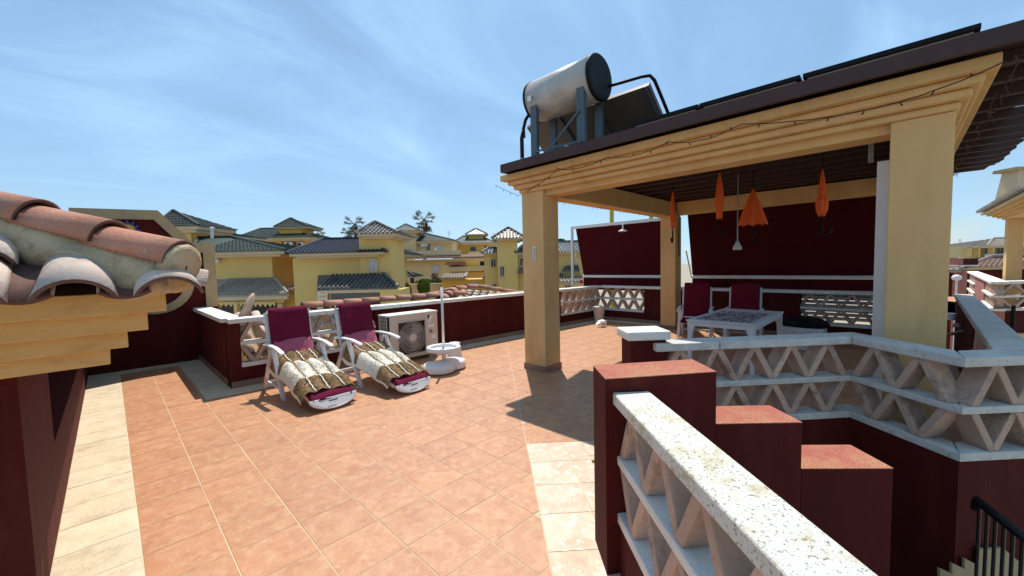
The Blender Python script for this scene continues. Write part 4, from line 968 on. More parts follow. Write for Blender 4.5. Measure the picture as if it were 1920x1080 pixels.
for k in range(52):
    a = 2 * math.pi * k / 52; pts_ = []
    for i in range(5):
        r_ = 0.055 + 0.205 * i / 4; aa = a + 0.35 * (i / 4); pts_.append(fc + Vector((math.cos(aa) * r_, -0.004 * math.sin(i), math.sin(aa) * r_)))
    m_.tube(pts_, 0.0026, 4, cap=False)
for r_ in (0.10, 0.16, 0.22, 0.262):
    pts_ = [fc + Vector((math.cos(2 * math.pi * k / 40) * r_, 0, math.sin(2 * math.pi * k / 40) * r_)) for k in range(41)]; m_.tube(pts_, 0.003, 4, cap=False)
build('fan_grille', m_, 'ac_beige', ac)
m_ = MB(); m_.lathe(fc, [(0.068, -0.004), (0.068, 0.008), (0.05, 0.012), (0.005, 0.013)], 24, axis=(0, -1, 0)); build('fan_hub', m_, 'ac_beige', ac, smooth=False)
m_ = MB()
for k in range(3):
    a0 = 2 * math.pi * k / 3 + 0.4
    vs = [Vector((fc.x + math.cos(a0 + t_) * r_, ay0 + 0.03 + 0.015 * t_, fc.z + math.sin(a0 + t_) * r_)) for r_ in (0.05, 0.24) for t_ in (0.0, 0.5, 1.0)]
    m_.add(vs, [(0, 1, 4, 3), (1, 2, 5, 4)])
build('fan_blades', m_, 'grey_plastic', ac)
m_ = MB(); gx0, gx1, gz0, gz1 = 3.28, 3.81, 0.125, 0.69
for (a, b2) in (((gx0, gz0), (gx1, gz0)), ((gx1, gz0), (gx1, gz1)), ((gx1, gz1), (gx0, gz1)), ((gx0, gz1), (gx0, gz0))):
    m_.tube([(a[0], ay0 - 0.008, a[1]), (b2[0], ay0 - 0.008, b2[1])], 0.006, 5)
build('grille_frame', m_, 'ac_beige', ac)
yf = ay0 - 0.0015
m_ = MB(); m_.add([(3.855, yf, 0.752), (3.945, yf, 0.752), (3.860, yf, 0.675)], [(0, 2, 1)]); build('emblem_triangle', m_, 'black', ac)
m_ = MB(); m_.add([(3.905, yf - 0.0008, 0.748), (3.985, yf - 0.0008, 0.752), (3.875, yf - 0.0008, 0.60), (3.868, yf - 0.0008, 0.665)], [(0, 3, 2, 1)]); build('emblem_bar', m_, 'white_paint', ac)
for (x0_, x1_, z0_, z1_, k_) in ((3.865, 3.985, 0.535, 0.585, 'white_paint'), (3.93, 4.01, 0.33, 0.40, 'white_paint'), (3.885, 3.935, 0.475, 0.495, 'dark'), (3.89, 3.955, 0.44, 0.462, 'dark')):
    build('sticker', bx(x0_, x1_, ay0 - 0.002, ay0 - 0.0006, z0_, z1_), k_, ac)
for x_ in (3.25, 3.86): build('foot', bx(x_, x_ + 0.12, ay0 - 0.02, ay1 + 0.02, 0.001, 0.0695), 'grey_plastic', ac)
m_ = MB(); m_.tube([(3.75, 6.12, 0.06), (4.2, 6.15, 0.03), (4.22, 6.27, 0.03)], 0.02, 6); build('pipe', m_, 'black', ac)

# ---- parasol base with tray and pole
ub = thing('parasol_stand', 'white parasol base with a round tray and a bare pole, no parasol', 'parasol stand', (3.545, 4.985, 0))
for (cx, cy, r_) in ((3.43, 4.95, 0.245), (3.70, 4.99, 0.215)):
    m_ = MB(); m_.lathe((cx, cy, 0.012), [(r_ * 0.93, 0), (r_, 0.02), (r_, 0.085), (r_ * 0.93, 0.115), (r_ * 0.6, 0.135), (0.02, 0.145)], 32); build('water_tank', m_, 'white_paint', ub, smooth=False, bevel=0.004)
m_ = MB(); m_.tube([(3.545, 4.985, 0.10), (3.545, 4.985, 0.36)], 0.032, 14); build('sleeve', m_, 'white_paint', ub, smooth=True)
m_ = MB(); m_.tube([(3.545, 4.985, 0.36), (3.545, 4.985, 1.275)], 0.019, 12); build('pole', m_, 'white_paint', ub, smooth=True)
m_ = MB(); m_.lathe((3.545, 4.985, 0.315), [(0.03, 0.03), (0.15, 0.012), (0.20, 0.010), (0.205, 0.05), (0.255, 0.055), (0.262, 0.035), (0.258, 0.0), (0.20, -0.012), (0.05, -0.015)], 36); build('tray', m_, 'white_paint', ub, bevel=0.003)
for k in range(4):
    a = 0.4 + k * math.pi / 2; m_ = MB(); m_.lathe((3.545 + 0.14 * math.cos(a), 4.985 + 0.14 * math.sin(a), 0.27), [(0.035, 0), (0.045, 0.045)], 16); build('cup_holder', m_, 'white_paint', ub)
m_ = MB(); m_.lathe((4.14, 5.50, 0.001), [(0.125, 0), (0.13, 0.01), (0.098, 0.25), (0.10, 0.265), (0.085, 0.27)], 26); tag(build('white_bucket', m_, 'white_paint', bevel=0.004), 'upturned white plastic bucket behind the parasol stand', 'bucket')
# ---- far corner: bin and scrap
m_ = MB(); m_.lathe((9.02, 5.66, 0.001), [(0.11, 0), (0.15, 0.40), (0.155, 0.41), (0.16, 0.44), (0.10, 0.46)], 20); tag(build('waste_bin', m_, 'ac_beige'), 'pale grey waste bin in the far corner below the lattice', 'bin')
m_ = MB(); rr = random.Random(3)
for k in range(9):
    c = Vector((8.55 + rr.uniform(-0.05, 0.05), 5.28 + rr.uniform(-0.05, 0.05), 0.06 + 0.03 * rr.random())); m_.add([c + Vector((rr.uniform(-0.12, 0.12), rr.uniform(-0.12, 0.12), rr.uniform(-0.055, 0.10))) for _ in range(4)], [(0, 1, 2), (0, 2, 3), (0, 3, 1), (1, 3, 2)])
tag(build('crumpled_paper', m_, 'white_paint'), 'crumpled white paper on the floor by the waste bin', 'paper')
m_ = MB(); m_.box(9.80, 9.86, 6.72, 6.82, 0.985, 1.10); tag(build('red_cloth', m_, 'red_cloth', bevel=0.02), 'small red cloth at the lower left end of the framed awning', 'cloth')

# ---- garden table
tb = thing('garden_table', 'white plastic garden table with a printed top under the pergola', 'table', (6.95, 1.80, 0), 0.0)
TX0, TX1, TY0, TY1 = 6.02, 7.80, 1.36, 2.28
m_ = MB(); m_.box(TX0, TX1, TY0, TY1, 0.69, 0.72); build('tabletop', m_, 'white_paint', tb, bevel=0.012)
m_ = MB(); m_.box(TX0 + 0.12, TX1 - 0.45, TY0 + 0.10, TY1 - 0.1, 0.7202, 0.7222); build('printed_panel', m_, 'print', tb)
m_ = MB(); m_.box(TX0 + 0.03, TX1 - 0.03, TY0 + 0.02, TY0 + 0.04, 0.63, 0.6895); m_.box(TX0 + 0.03, TX1 - 0.03, TY1 - 0.04, TY1 - 0.02, 0.63, 0.6895); m_.box(TX0 + 0.02, TX0 + 0.04, TY0 + 0.041, TY1 - 0.041, 0.63, 0.6895); m_.box(TX1 - 0.04, TX1 - 0.02, TY0 + 0.041, TY1 - 0.041, 0.63, 0.6895); build('apron', m_, 'white_paint', tb)
for (x, sx) in ((TX0 + 0.045, -1), (TX1 - 0.045, 1)):
    for (y, sy) in ((TY0 + 0.045, -1), (TY1 - 0.045, 1)):
        m_ = MB(); vs = []
        for (z, hw_) in ((0.0, 0.026), (0.50, 0.034), (0.62, 0.052), (0.689, 0.075)):
            ox = -(hw_ - 0.026) * sx * 0.9; oy = -(hw_ - 0.026) * sy * 0.9
            vs += [(x + ox - hw_, y + oy - hw_, z), (x + ox + hw_, y + oy - hw_, z), (x + ox + hw_, y + oy + hw_, z), (x + ox - hw_, y + oy + hw_, z)]
        fs = [(3, 2, 1, 0), (12, 13, 14, 15)] + [(4 * i + k, 4 * i + (k + 1) % 4, 4 * i + 4 + (k + 1) % 4, 4 * i + 4 + k) for i in range(3) for k in range(4)]
        m_.add(vs, fs); build('leg', m_, 'white_paint', tb, bevel=0.006)
# ---- two chairs behind the table, facing the camera side
c1 = thing('garden_chair', 'white garden chair with a dark maroon cushion, nearest the rear yellow column', 'chair', (8.52, 3.02, 0), math.pi / 2 + 0.25, 'maroon cushioned chairs behind the table')
lounger_parts(c1, 'darkfabric', foot=False)
c2 = copy_thing(c1, (8.72, 2.18, 0), math.pi / 2 + 0.15); c2['label'] = 'white garden chair with a dark maroon cushion, directly behind the printed table'
m_ = MB(); m_.obox((8.28, 3.05, 0.445), (1, 0.2, 0), (-0.2, 1, 0), (0, 0, 1), 0.07, 0.10, 0.008); tag(build('folded_paper', m_, 'white_paint'), 'folded white paper on the seat of the chair by the rear column', 'paper')
# ---- storage box and black bag
m_ = MB(); m_.box(8.30, 8.86, 0.90, 1.52, 0.001, 0.385); o = tag(build('storage_box', m_, 'white_paint', bevel=0.02), 'white plastic storage box right of the garden table, under the black bag', 'box')
m_ = MB(); rr = random.Random(5); n = 16; vs = []; rws = [(0.30, 0.0), (0.34, 0.05), (0.31, 0.11), (0.22, 0.15), (0.05, 0.165)]
for (r_, h) in rws:
    for k in range(n): a = 2 * math.pi * k / n; q_ = r_ * (1 + rr.uniform(-0.08, 0.08)); vs.append((8.58 + 0.72 * q_ * math.cos(a), 1.18 + q_ * math.sin(a), 0.386 + h + rr.uniform(0, 0.012) * (h > 0)))
fs = [(i * n + k, i * n + (k + 1) % n, (i + 1) * n + (k + 1) % n, (i + 1) * n + k) for i in range(len(rws) - 1) for k in range(n)] + [tuple(range(n))[::-1], tuple(range((len(rws) - 1) * n, len(rws) * n))]
m_.add(vs, fs); tag(build('black_bag', m_, 'black'), 'crumpled black bag lying on the white storage box', 'bag')
# grey boards leaning outside the right lattice
t = thing('slatted_panel', 'grey slatted panel seen through the lattice behind the black bag', 'panel', (9.98, 0.8, 0))
for k in range(7): build('slat', bx(9.96, 9.98, -0.1, 1.5, 0.36 + k * 0.08, 0.425 + k * 0.08), 'shutter', t)
# ---- hanging umbrellas
def hang_umbrella(label, u, vt, vb, X, spread, bulge=0.0, hook=0.16, rot=0.0):
    top = hx(u, vt, X); bot = hx(u, vb, X); H = top.z - bot.z
    t = thing('hanging_umbrella', label, 'umbrella', (top.x, top.y, top.z), rot, 'orange umbrellas hung upside up from the rafters')
    n = 24; m_ = MB(); vs = []; rws = 9
    for i in range(rws + 1):
        f_ = i / rws
        if spread > 0.1: r0_ = 0.008 + spread * f_ ** 0.9
        else: r0_ = 0.008 + spread * math.sin(min(1, f_ * 1.15) * math.pi * 0.62) * (1 - 0.45 * f_ ** 2)
        if bulge and 0.62 < f_ < 0.9: r0_ += bulge
        for k in range(n):
            a = 2 * math.pi * k / n; fold = 1 - (0.30 if spread > 0.1 else 0.25) * (0.5 - 0.5 * math.cos(a * 8)) * min(1, f_ * 2)
            zz = -H * f_ - (0.02 * math.cos(a * 8) if i == rws else 0)
            vs.append((math.cos(a) * r0_ * fold, math.sin(a) * r0_ * fold, zz))
    m_.add(vs, [(i * n + k, (i + 1) * n + k, (i + 1) * n + (k + 1) % n, i * n + (k + 1) % n) for i in range(rws) for k in range(n)]); build('canopy', m_, 'orange', t, local=True)
    m_ = MB(); pts_ = [(0, 0, 2.93 - top.z), (0, 0, -H - 0.20)] + [(0, -0.05 + 0.05 * math.cos(a_), -H - 0.20 - hook * 0.35 * math.sin(a_)) for a_ in [math.pi * q / 6 for q in range(1, 7)]]
    m_.tube(pts_[:1] + [(0, 0, 0)] + pts_[1:2], 0.007, 6); build('shaft', m_, 'black', t, local=True)
    m_ = MB(); m_.tube([(0, 0, -H - 0.05)] + pts_[1:] + [(0, -0.10, -H - 0.17)], 0.013, 8); build('handle', m_, 'black', t, local=True, smooth=True)
    return t
hang_umbrella('furled orange umbrella in front of the rear yellow column', 1261.5, 359, 427, 7.0, 0.047, rot=2.2)
hang_umbrella('furled orange umbrella second from the left, full and long', 1349.5, 324, 410, 6.6, 0.062, rot=0.3)
hang_umbrella('half-open orange umbrella flaring like a bell, left of centre of the awning', 1412, 354, 421, 6.9, 0.195, rot=0.2)
hang_umbrella('thin furled orange umbrella with a bunched knot, nearest the big right column', 1542.5, 318, 404, 6.6, 0.042, bulge=0.03, rot=0.1)
# ---- hanging bulb lantern
p0 = hx(1384, 322, 7.0); p1 = hx(1384, 462, 7.0)
hl = thing('hanging_lamp', 'clear bell-shaped lamp hanging on a long rod between the umbrellas', 'lamp', (p0.x, p0.y, p1.z))
m_ = MB(); m_.tube([(p0.x, p0.y, 2.93), (p0.x, p0.y, p1.z + 0.09)], 0.009, 6); build('rod', m_, 'galv', hl)
m_ = MB(); m_.lathe((p0.x, p0.y, p1.z), [(0.055, -0.055), (0.065, -0.045), (0.062, -0.01), (0.03, 0.05), (0.018, 0.09)], 18); build('shade', m_, 'shutter', hl, smooth=True)
# cable down the rear column
p = [(9.135, 3.69, 2.90), (9.12, 3.68, 2.60), (9.125, 3.69, 2.2), (9.13, 3.692, 1.75)]
m_ = MB(); m_.tube([(9.13, 3.690, 2.92), (9.08, 3.66, 2.75), (9.11, 3.60, 2.6), (9.30, 3.688, 2.2), (9.32, 3.688, 1.7)], 0.012, 6); tag(build('loose_cable', m_, 'dark'), 'dark cable hanging down the rear yellow column', 'cable')

# ---- stairwell iron handrail and steps
hr = thing('iron_handrail', 'black iron handrail with thin bars going down into the dark stairwell', 'handrail', (3.9, -0.5, -0.6))
def Dp(u, v, d): return C0 + ray(u, v) * d
a = Dp(1832, 938, 2.42); b2 = Dp(1990, 1062, 1.95)
m_ = MB(); m_.tube([a + Vector((0, 0, -0.06)), a, a.lerp(b2, 0.5), b2], 0.026, 8); build('top_bar', m_, 'iron', hr, smooth=True)
for k in range(9):
    f_ = 0.04 + k / 9; q0 = a.lerp(b2, f_); m_ = MB(); m_.tube([q0, q0 + Vector((0, 0, -0.75))], 0.009, 6); build('baluster', m_, 'iron', hr)
m_ = MB(); m_.tube([a + Vector((0, 0, -0.62)), b2 + Vector((0, 0, -0.62))], 0.014, 6); build('lower_bar', m_, 'iron', hr)
fl = thing('stair_flight', 'beige stepped stringer of the stairs at the bottom right of the view', 'stairs', (3.6, -0.4, -2.9))
# stepped beige skirt against the wall under the right rail
ws = S2B + Vector((D1.x * -0.006, D1.y * -0.006)); nw = Vector((-D1.x, -D1.y))
def on_wall(u, v): # point on the vertical plane just in front of the S3 wall
    r_ = ray(u, v); pl = Vector((S2B.x, S2B.y, 0)); n_ = Vector((D1.x, D1.y, 0)); t_ = (pl - C0).dot(n_) / r_.dot(n_); return C0 + r_ * t_
pp = [(1756, 1100), (1756, 1062), (1779, 1072), (1779, 1052), (1802, 1063), (1802, 1043), (1827, 1056), (1827, 1026), (1874, 1024), (1912, 1056), (1960, 1090), (1960, 1130), (1756, 1160)]
P3_ = [on_wall(u, v) for u, v in pp]; n = len(P3_); off = Vector((nw.x, nw.y, 0)) * 0.02; off2 = Vector((nw.x, nw.y, 0)) * 0.004
m_ = MB(); m_.add([p + off for p in P3_] + [p + off2 for p in P3_], [tuple(range(n)), tuple(range(n, 2 * n))[::-1]] + [(i, n + i, n + (i + 1) % n, (i + 1) % n) for i in range(n)]); build('stepped_stringer', m_, 'beige_step', fl)
for k in range(10):
    o_ = S1A + D2 * (0.28 + 0.27 * k) - D1 * 0.02; z = -0.2 - 0.20 * k
    m_ = MB(); q = [o_, o_ + D2 * 0.27, o_ + D2 * 0.27 - D1 * 0.42, o_ - D1 * 0.42]; m_.prism([tuple(v) for v in q], z - 0.2, z); build('step', m_, 'landing_tile', fl)
m_ = MB(); q = [K + D2 * 0.5 - D1 * 0.36, K + D2 * 0.9 - D1 * 0.36, K + D2 * 0.9 - D1 * 1.0, K + D2 * 0.5 - D1 * 1.0]; m_.prism([tuple(v) for v in q], -0.2, -0.02); build('step', m_, 'landing_tile', fl)

# ---- satellite dish seen edge-on behind the lattice
sd_ = thing('satellite_dish', 'satellite dish seen almost edge-on behind the lattice left of the loungers', 'satellite dish', (1.45, 7.0, 0.2))
dc = hy(462, 592, 6.95); ax_ = Vector((0.62, -0.25, -0.30)).normalized()
m_ = MB(); m_.lathe(dc + Vector((0.03, 0, 0)), [(0.02, 0.0), (0.15, 0.012), (0.30, 0.045), (0.335, 0.062), (0.335, 0.075), (0.30, 0.058), (0.15, 0.024), (0.02, 0.012)], 32, axis=(-ax_)); build('dish', m_, 'slab', sd_, smooth=True)
m_ = MB(); m_.tube([dc, dc + Vector((0.1, 0.1, -0.3)), dc + Vector((0.1, 0.1, -1.2))], 0.025, 8); build('mast', m_, 'galv', sd_)

# ================================================================ NEIGHBOUR'S TILED ROOF BEHIND THE LONG PARAPET
nr_ = thing('neighbour_roof', 'low clay tile roof with a small hipped peak just behind the long parapet', 'roof', (5.5, 7.5, 0.3))
y0r = 6.66
m_ = MB(); m_.add([(1.3, y0r - 0.15, 0.35), (8.6, y0r - 0.3, 0.35), (8.6, y0r + 0.25, 0.93), (1.3, y0r + 0.45, 0.90)], [(0, 1, 2, 3)])
m_.add([(1.3, y0r + 0.45, 0.90), (8.6, y0r + 0.25, 0.93), (8.6, y0r + 2.6, -0.2), (1.3, y0r + 2.6, -0.2)], [(0, 1, 2, 3)]); build('roof_bed', m_, 'mortar', nr_)
for k in range(16):
    x = 2.2 + k * 0.33
    if x > 5.3: break
    a = Vector((x + 0.37, y0r + 0.33 - 0.012 * k, 0.965)); b2 = Vector((x, y0r + 0.34 - 0.012 * k, 0.945))
    build('ridge_tile', half_tile(a if False else b2 + Vector((0, 0, 0.018)), a, 0.105, 0.085, n=8), ['clay', 'tile_edge'], nr_, smooth=True)
# small slope seen through the lattice
for k in range(9):
    x = 1.35 + k * 0.21
    for j in range(3):
        build('cover_tile', half_tile((x, y0r - 0.08 + j * 0.17, 0.40 + j * 0.17), (x, y0r + 0.12 + j * 0.17, 0.60 + j * 0.17), 0.075, 0.062, n=6), ['pale_clay', 'tile_edge'], nr_, smooth=True)
# hipped peak
def line_tiles(A_, B_, ra, rb, step, mk='clay', lift=0.015):
    A_ = Vector(A_); B_ = Vector(B_); L_ = (B_ - A_).length; d = (B_ - A_).normalized(); n = max(1, int(L_ / step))
    for i in range(n):
        a = A_ + d * (L_ * i / n); b2 = a + d * (L_ / n * 1.12); build('ridge_tile', half_tile(a + Vector((0, 0, lift)), b2, ra, rb, n=8), [mk, 'tile_edge'], nr_, smooth=True)
apex = hy(893, 539, 7.35); lf = hy(775, 566, 7.15); lf2 = hy(852, 545, 7.15); ft = hy(826, 566, 6.62); rt_ = hy(1003, 557, 6.95)
line_tiles(lf, lf2, 0.10, 0.08, 0.33); line_tiles(lf2, apex, 0.10, 0.08, 0.33); line_tiles(rt_, apex, 0.09, 0.08, 0.33)
line_tiles(ft, lf2 + Vector((0, 0, -0.02)), 0.12, 0.10, 0.30)
m_ = MB(); q0, q1, q2, q3 = ft + Vector((0, 0, -0.06)), lf2 + Vector((0, 0, -0.05)), apex + Vector((0, 0, -0.05)), rt_ - Vector((0, 0, 0.05)); q4 = Vector((7.0, 6.5, 0.70)); q5 = Vector((4.3, 6.55, 0.74))
m_.add([q0, q5, q4, q3, q2, q1], [(0, 1, 2, 3), (0, 3, 4, 5)]); m_.add([q0, q1, q2, q3, q0 + Vector((0, 1.5, -1)), q3 + Vector((0, 1.5, -1))], [(0, 1, 4), (1, 2, 5, 4), (2, 3, 5)]); build('roof_bed', m_, 'mortar', nr_)
for i in range(8):
    u0 = 862 + i * 13.5; T_ = hy(u0 + 2, 545.5 + i * 0.9, 7.15)
    dn_ = wp(u0 + 24, 566, 7.55) if False else T_ + Vector((0.10, -0.50, -0.20))
    for j in range(4):
        a = T_.lerp(dn_, (j + 1) / 3.2); b2 = T_.lerp(dn_, j / 3.2); build('cover_tile', half_tile(a + Vector((0, 0, 0.018)), b2, 0.062, 0.05, n=8), ['pale_clay', 'tile_edge'], nr_, smooth=True)

# ================================================================ THE TOWN BEYOND
def fpt(r, d, z): return RH * r + FH * d + Vector((0, 0, z))
def fbox(name, parent, mk, u0, u1, v0, v1, d, depth=0.3, zbot=None, **k):
    uc = (u0 + u1) / 2; r0 = rdz(u0, (v0 + v1) / 2, d)[0]; r1 = rdz(u1, (v0 + v1) / 2, d)[0]; z1 = rdz(uc, v0, d)[2]; z0 = rdz(uc, v1, d)[2] if zbot is None else zbot
    return rbox(name, parent, mk, r0, r1, d, d + depth, z0, z1, **k)
def rbox(name, parent, mk, r0, r1, d0, d1, z0, z1, **k):
    m_ = MB(); m_.add([fpt(r0, d0, z0), fpt(r1, d0, z0), fpt(r1, d1, z0), fpt(r0, d1, z0), fpt(r0, d0, z1), fpt(r1, d0, z1), fpt(r1, d1, z1), fpt(r0, d1, z1)],
                      [(3, 2, 1, 0), (4, 5, 6, 7), (0, 1, 5, 4), (1, 2, 6, 5), (2, 3, 7, 6), (3, 0, 4, 7)])
    return build(name, m_, mk, parent, **k)
def tile_slope(mb, A, B, Cc, D, pitch=0.24, tl=0.38, rad=0.075, base=True):
    """rows of half-round tiles over a slope A,B (eave, left to right) C,D (ridge, right to left)"""
    A, B, Cc, D = map(Vector, (A, B, Cc, D)); e = (B - A); L_ = e.length; e.normalize(); nrm = e.cross((Cc + D) / 2 - (A + B) / 2).normalized()
    if nrm.z < 0: nrm = -nrm
    up = nrm.cross(e).normalized()
    if up.z < 0: up = -up
    cx = (Cc - A).dot(e); dx_ = (D - A).dot(e); h = (Cc - A).dot(up)
    if base: mb.add([A, B, Cc, D], [(0, 1, 2, 3)])
    n = int(L_ / pitch)
    for i in range(n):
        s = (i + 0.5) * L_ / n
        hi = h
        if s < dx_: hi = h * s / max(dx_, 1e-3)
        if s > cx: hi = min(hi, h * (L_ - s) / max(L_ - cx, 1e-3))
        k = 0; t_ = 0.0
        while t_ < hi - 0.05:
            t1_ = min(t_ + tl, hi + 0.03); c0 = A + e * s + up * (t_ - 0.03) + nrm * 0.03; c1 = A + e * s + up * t1_ + nrm * 0.004
            vs = []
            for c, r_ in ((c0, rad), (c1, rad * 0.86)):
                for a in (0.0, 0.33, 0.67, 1.0): an = math.pi * a; vs.append(c + e * (-math.cos(an) * r_) + nrm * (math.sin(an) * r_))
            mb.add(vs, [(0, 1, 5, 4), (1, 2, 6, 5), (2, 3, 7, 6), (0, 3, 2, 1)]); t_ += tl
def hip(parent, mk, r0, r1, d0, d1, ze, zr, rr0, rr1, pitch=0.24, name='roof'):
    dm = (d0 + d1) / 2; m_ = MB()
    a, b_, c, d = fpt(r0, d0, ze), fpt(r1, d0, ze), fpt(r1, d1, ze), fpt(r0, d1, ze); p, q = fpt(rr0, dm, zr), fpt(rr1, dm, zr)
    tile_slope(m_, a, b_, q, p, pitch); tile_slope(m_, b_, c, q, q, pitch); tile_slope(m_, d, a, p, p, pitch); m_.add([c, d, p, q], [(0, 1, 2, 3)]); m_.add([a, b_, c, d], [(3, 2, 1, 0)])
    for (x, y) in ((a, p), (b_, q)): m_.tube([x + Vector((0, 0, 0.06)), y + Vector((0, 0, 0.08))], 0.10, 6)
    if (q - p).length > 0.3: m_.tube([p + Vector((0, 0, 0.08)), q + Vector((0, 0, 0.08))], 0.10, 6)
    return build(name, m_, mk, parent, kind=None)
def hipu(parent, mk, u0, u1, ve, d, depth, vr, ur0, ur1, trim=True, tv=9, name='roof', pitch=0.24, trim_in=0.25):
    uc = (u0 + u1) / 2; r0 = rdz(u0, ve, d)[0]; r1 = rdz(u1, ve, d)[0]; ze = rdz(uc, ve, d)[2]; dm = d + depth / 2
    zr = rdz((ur0 + ur1) / 2, vr, dm)[2]; q0 = rdz(ur0, vr, dm)[0]; q1 = rdz(ur1, vr, dm)[0]
    ro = hip(parent, mk, r0, r1, d, d + depth, ze, zr, q0, q1, pitch, name)
    if trim:
        zt = rdz(uc, ve + tv, d)[2]; h = ze - zt
        rbox('cornice', parent, 'trim', r0 + trim_in * 0.3, r1 - trim_in * 0.3, d + 0.08, d + depth - 0.08, ze - h * 0.55, ze - 0.003)
        rbox('cornice', parent, 'trim', r0 + trim_in, r1 - trim_in, d + 0.22, d + depth - 0.22, zt, ze - h * 0.55 - 0.003)
    return ro
def win(parent, u0, u1, v0, v1, d, pane='glass', frame='trim', arch=False):
    px = d / FOC; fw = 0.09
    r0 = rdz(u0, v0, d)[0]; r1 = rdz(u1, v0, d)[0]; z1 = rdz((u0 + u1) / 2, v0, d)[2]; z0 = rdz((u0 + u1) / 2, v1, d)[2]
    m_ = MB()
    def bb(a, b_, c, e_, q0=-0.06, q1=-0.003):
        m_.add([fpt(a, d + q0, c), fpt(b_, d + q0, c), fpt(b_, d + q1, c), fpt(a, d + q1, c), fpt(a, d + q0, e_), fpt(b_, d + q0, e_), fpt(b_, d + q1, e_), fpt(a, d + q1, e_)], [(3, 2, 1, 0), (4, 5, 6, 7), (0, 1, 5, 4), (1, 2, 6, 5), (2, 3, 7, 6), (3, 0, 4, 7)])
    bb(r0 - fw, r0, z0 - fw, z1 + (0 if arch else fw)); bb(r1, r1 + fw, z0 - fw, z1 + (0 if arch else fw)); bb(r0, r1, z0 - fw, z0, -0.10)
    if not arch: bb(r0, r1, z1, z1 + fw)
    else:
        w2 = (r1 - r0) / 2; c = (r0 + r1) / 2
        for k in range(8):
            a0, a1 = math.pi * k / 8, math.pi * (k + 1) / 8
            pts_ = [(c + math.cos(a_) * q_, z1 + math.sin(a_) * q_) for a_, q_ in ((a0, w2), (a0, w2 + fw * 1.6), (a1, w2 + fw * 1.6), (a1, w2))]
            vs = [fpt(x, d - 0.06, z) for x, z in pts_] + [fpt(x, d - 0.003, z) for x, z in pts_]; m_.add(vs, [(0, 1, 2, 3), (7, 6, 5, 4), (0, 4, 5, 1), (1, 5, 6, 2), (2, 6, 7, 3), (3, 7, 4, 0)])
    f_ = build('window', m_, frame, parent)
    m_ = MB(); vs = [fpt(r0, d - 0.02, z0), fpt(r1, d - 0.02, z0), fpt(r1, d - 0.02, z1), fpt(r0, d - 0.02, z1)]; m_.add(vs, [(0, 1, 2, 3)])
    if arch:
        w2 = (r1 - r0) / 2; c = (r0 + r1) / 2; vs = [fpt(c + math.cos(math.pi * k / 10) * w2, d - 0.02, z1 + math.sin(math.pi * k / 10) * w2) for k in range(11)]; m_.add(vs, [tuple(range(11))])
    build('pane', m_, pane, f_)
    if v1 - v0 > 9:
        m_ = MB(); c = (r0 + r1) / 2; bb(c - 0.025, c + 0.025, z0, z1, -0.05, -0.022); build('mullion', m_, frame, f_)
    return f_
def shed(parent, mk, ub0, ub1, vb, db, ut0, ut1, vt, dt, pitch=0.24, name='porch_roof', fas=None):
    A = wp(ub0, vb, db); B = wp(ub1, vb, db); Cc = wp(ut1, vt, dt); D = wp(ut0, vt, dt); m_ = MB(); B.z = A.z; Cc.z = D.z
    tile_slope(m_, A, B, Cc, D, pitch); up_ = Vector((0, 0, 0.12)); m_.add([A - up_, B - up_, Cc - up_, D - up_, A - Vector((0, 0, 0.01)), B - Vector((0, 0, 0.01)), Cc - Vector((0, 0, 0.01)), D - Vector((0, 0, 0.01))], [(3, 2, 1, 0), (0, 1, 5, 4), (1, 2, 6, 5), (3, 0, 4, 7)])
    m_.tube([B + Vector((0, 0, 0.05)), Cc + Vector((0, 0, 0.05))], 0.09, 6)
    o = build(name, m_, mk, parent)
    if fas: fbox('cornice', parent, 'trim', ub0 + 1, ub1 - 1, vb + 0.8, vb + fas, db + 0.03, 0.35)
    return o
def house(label, d, u, name='house'):
    p = wp(u, 500, d); return thing(name, label, 'house', (p.x, p.y, gz))

# A: nearest left house
d = 26
h = house('green-tiled yellow house straight behind the pediment wall, with a pale tiled porch roof', d, 450)
fbox('wall', h, 'house_yellow', 372, 514, 482, 640, d, 9, zbot=gz)
hipu(h, 'roof_green', 358, 536, 472, d - 0.9, 10.5, 446, 372, 434, tv=10, trim_in=0.5)
shed(h, 'roof_pale', 388, 540, 554, d - 2.0, 388, 514, 524, d - 0.02, fas=9)
fbox('beam', h, 'house_yellow', 400, 532, 563.5, 569, d - 1.7, 0.3)
m_ = MB(); q = [wp(410 + i * 4.6, 569.5 + 4.5 * (i % 2) + (2 if i % 2 else 0), d - 1.85) for i in range(24)]; t0 = [wp(410 + i * 4.6, 566, d - 1.85) for i in range(24)]
for i in range(23): m_.add([t0[i], q[i], q[i + 1], t0[i + 1]], [(0, 1, 2, 3)])
build('scalloped_awning', m_, 'house_yellow', h)
fbox('column', h, 'trim', 522, 531, 569, 640, d - 1.7, 0.35, zbot=gz); fbox('column', h, 'house_yellow', 402, 409, 569, 640, d - 1.7, 0.35, zbot=gz)
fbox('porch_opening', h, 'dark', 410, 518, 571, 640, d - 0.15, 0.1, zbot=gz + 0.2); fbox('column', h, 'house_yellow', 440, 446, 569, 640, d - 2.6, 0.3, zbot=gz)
m_ = MB(); p = wp(407, 488, d - 0.2); m_.lathe(p, [(0.02, -0.2), (0.13, -0.12), (0.16, 0), (0.12, 0.13), (0.02, 0.16)], 12); tag(build('wall_lamp', m_, 'white_paint', h, smooth=True))
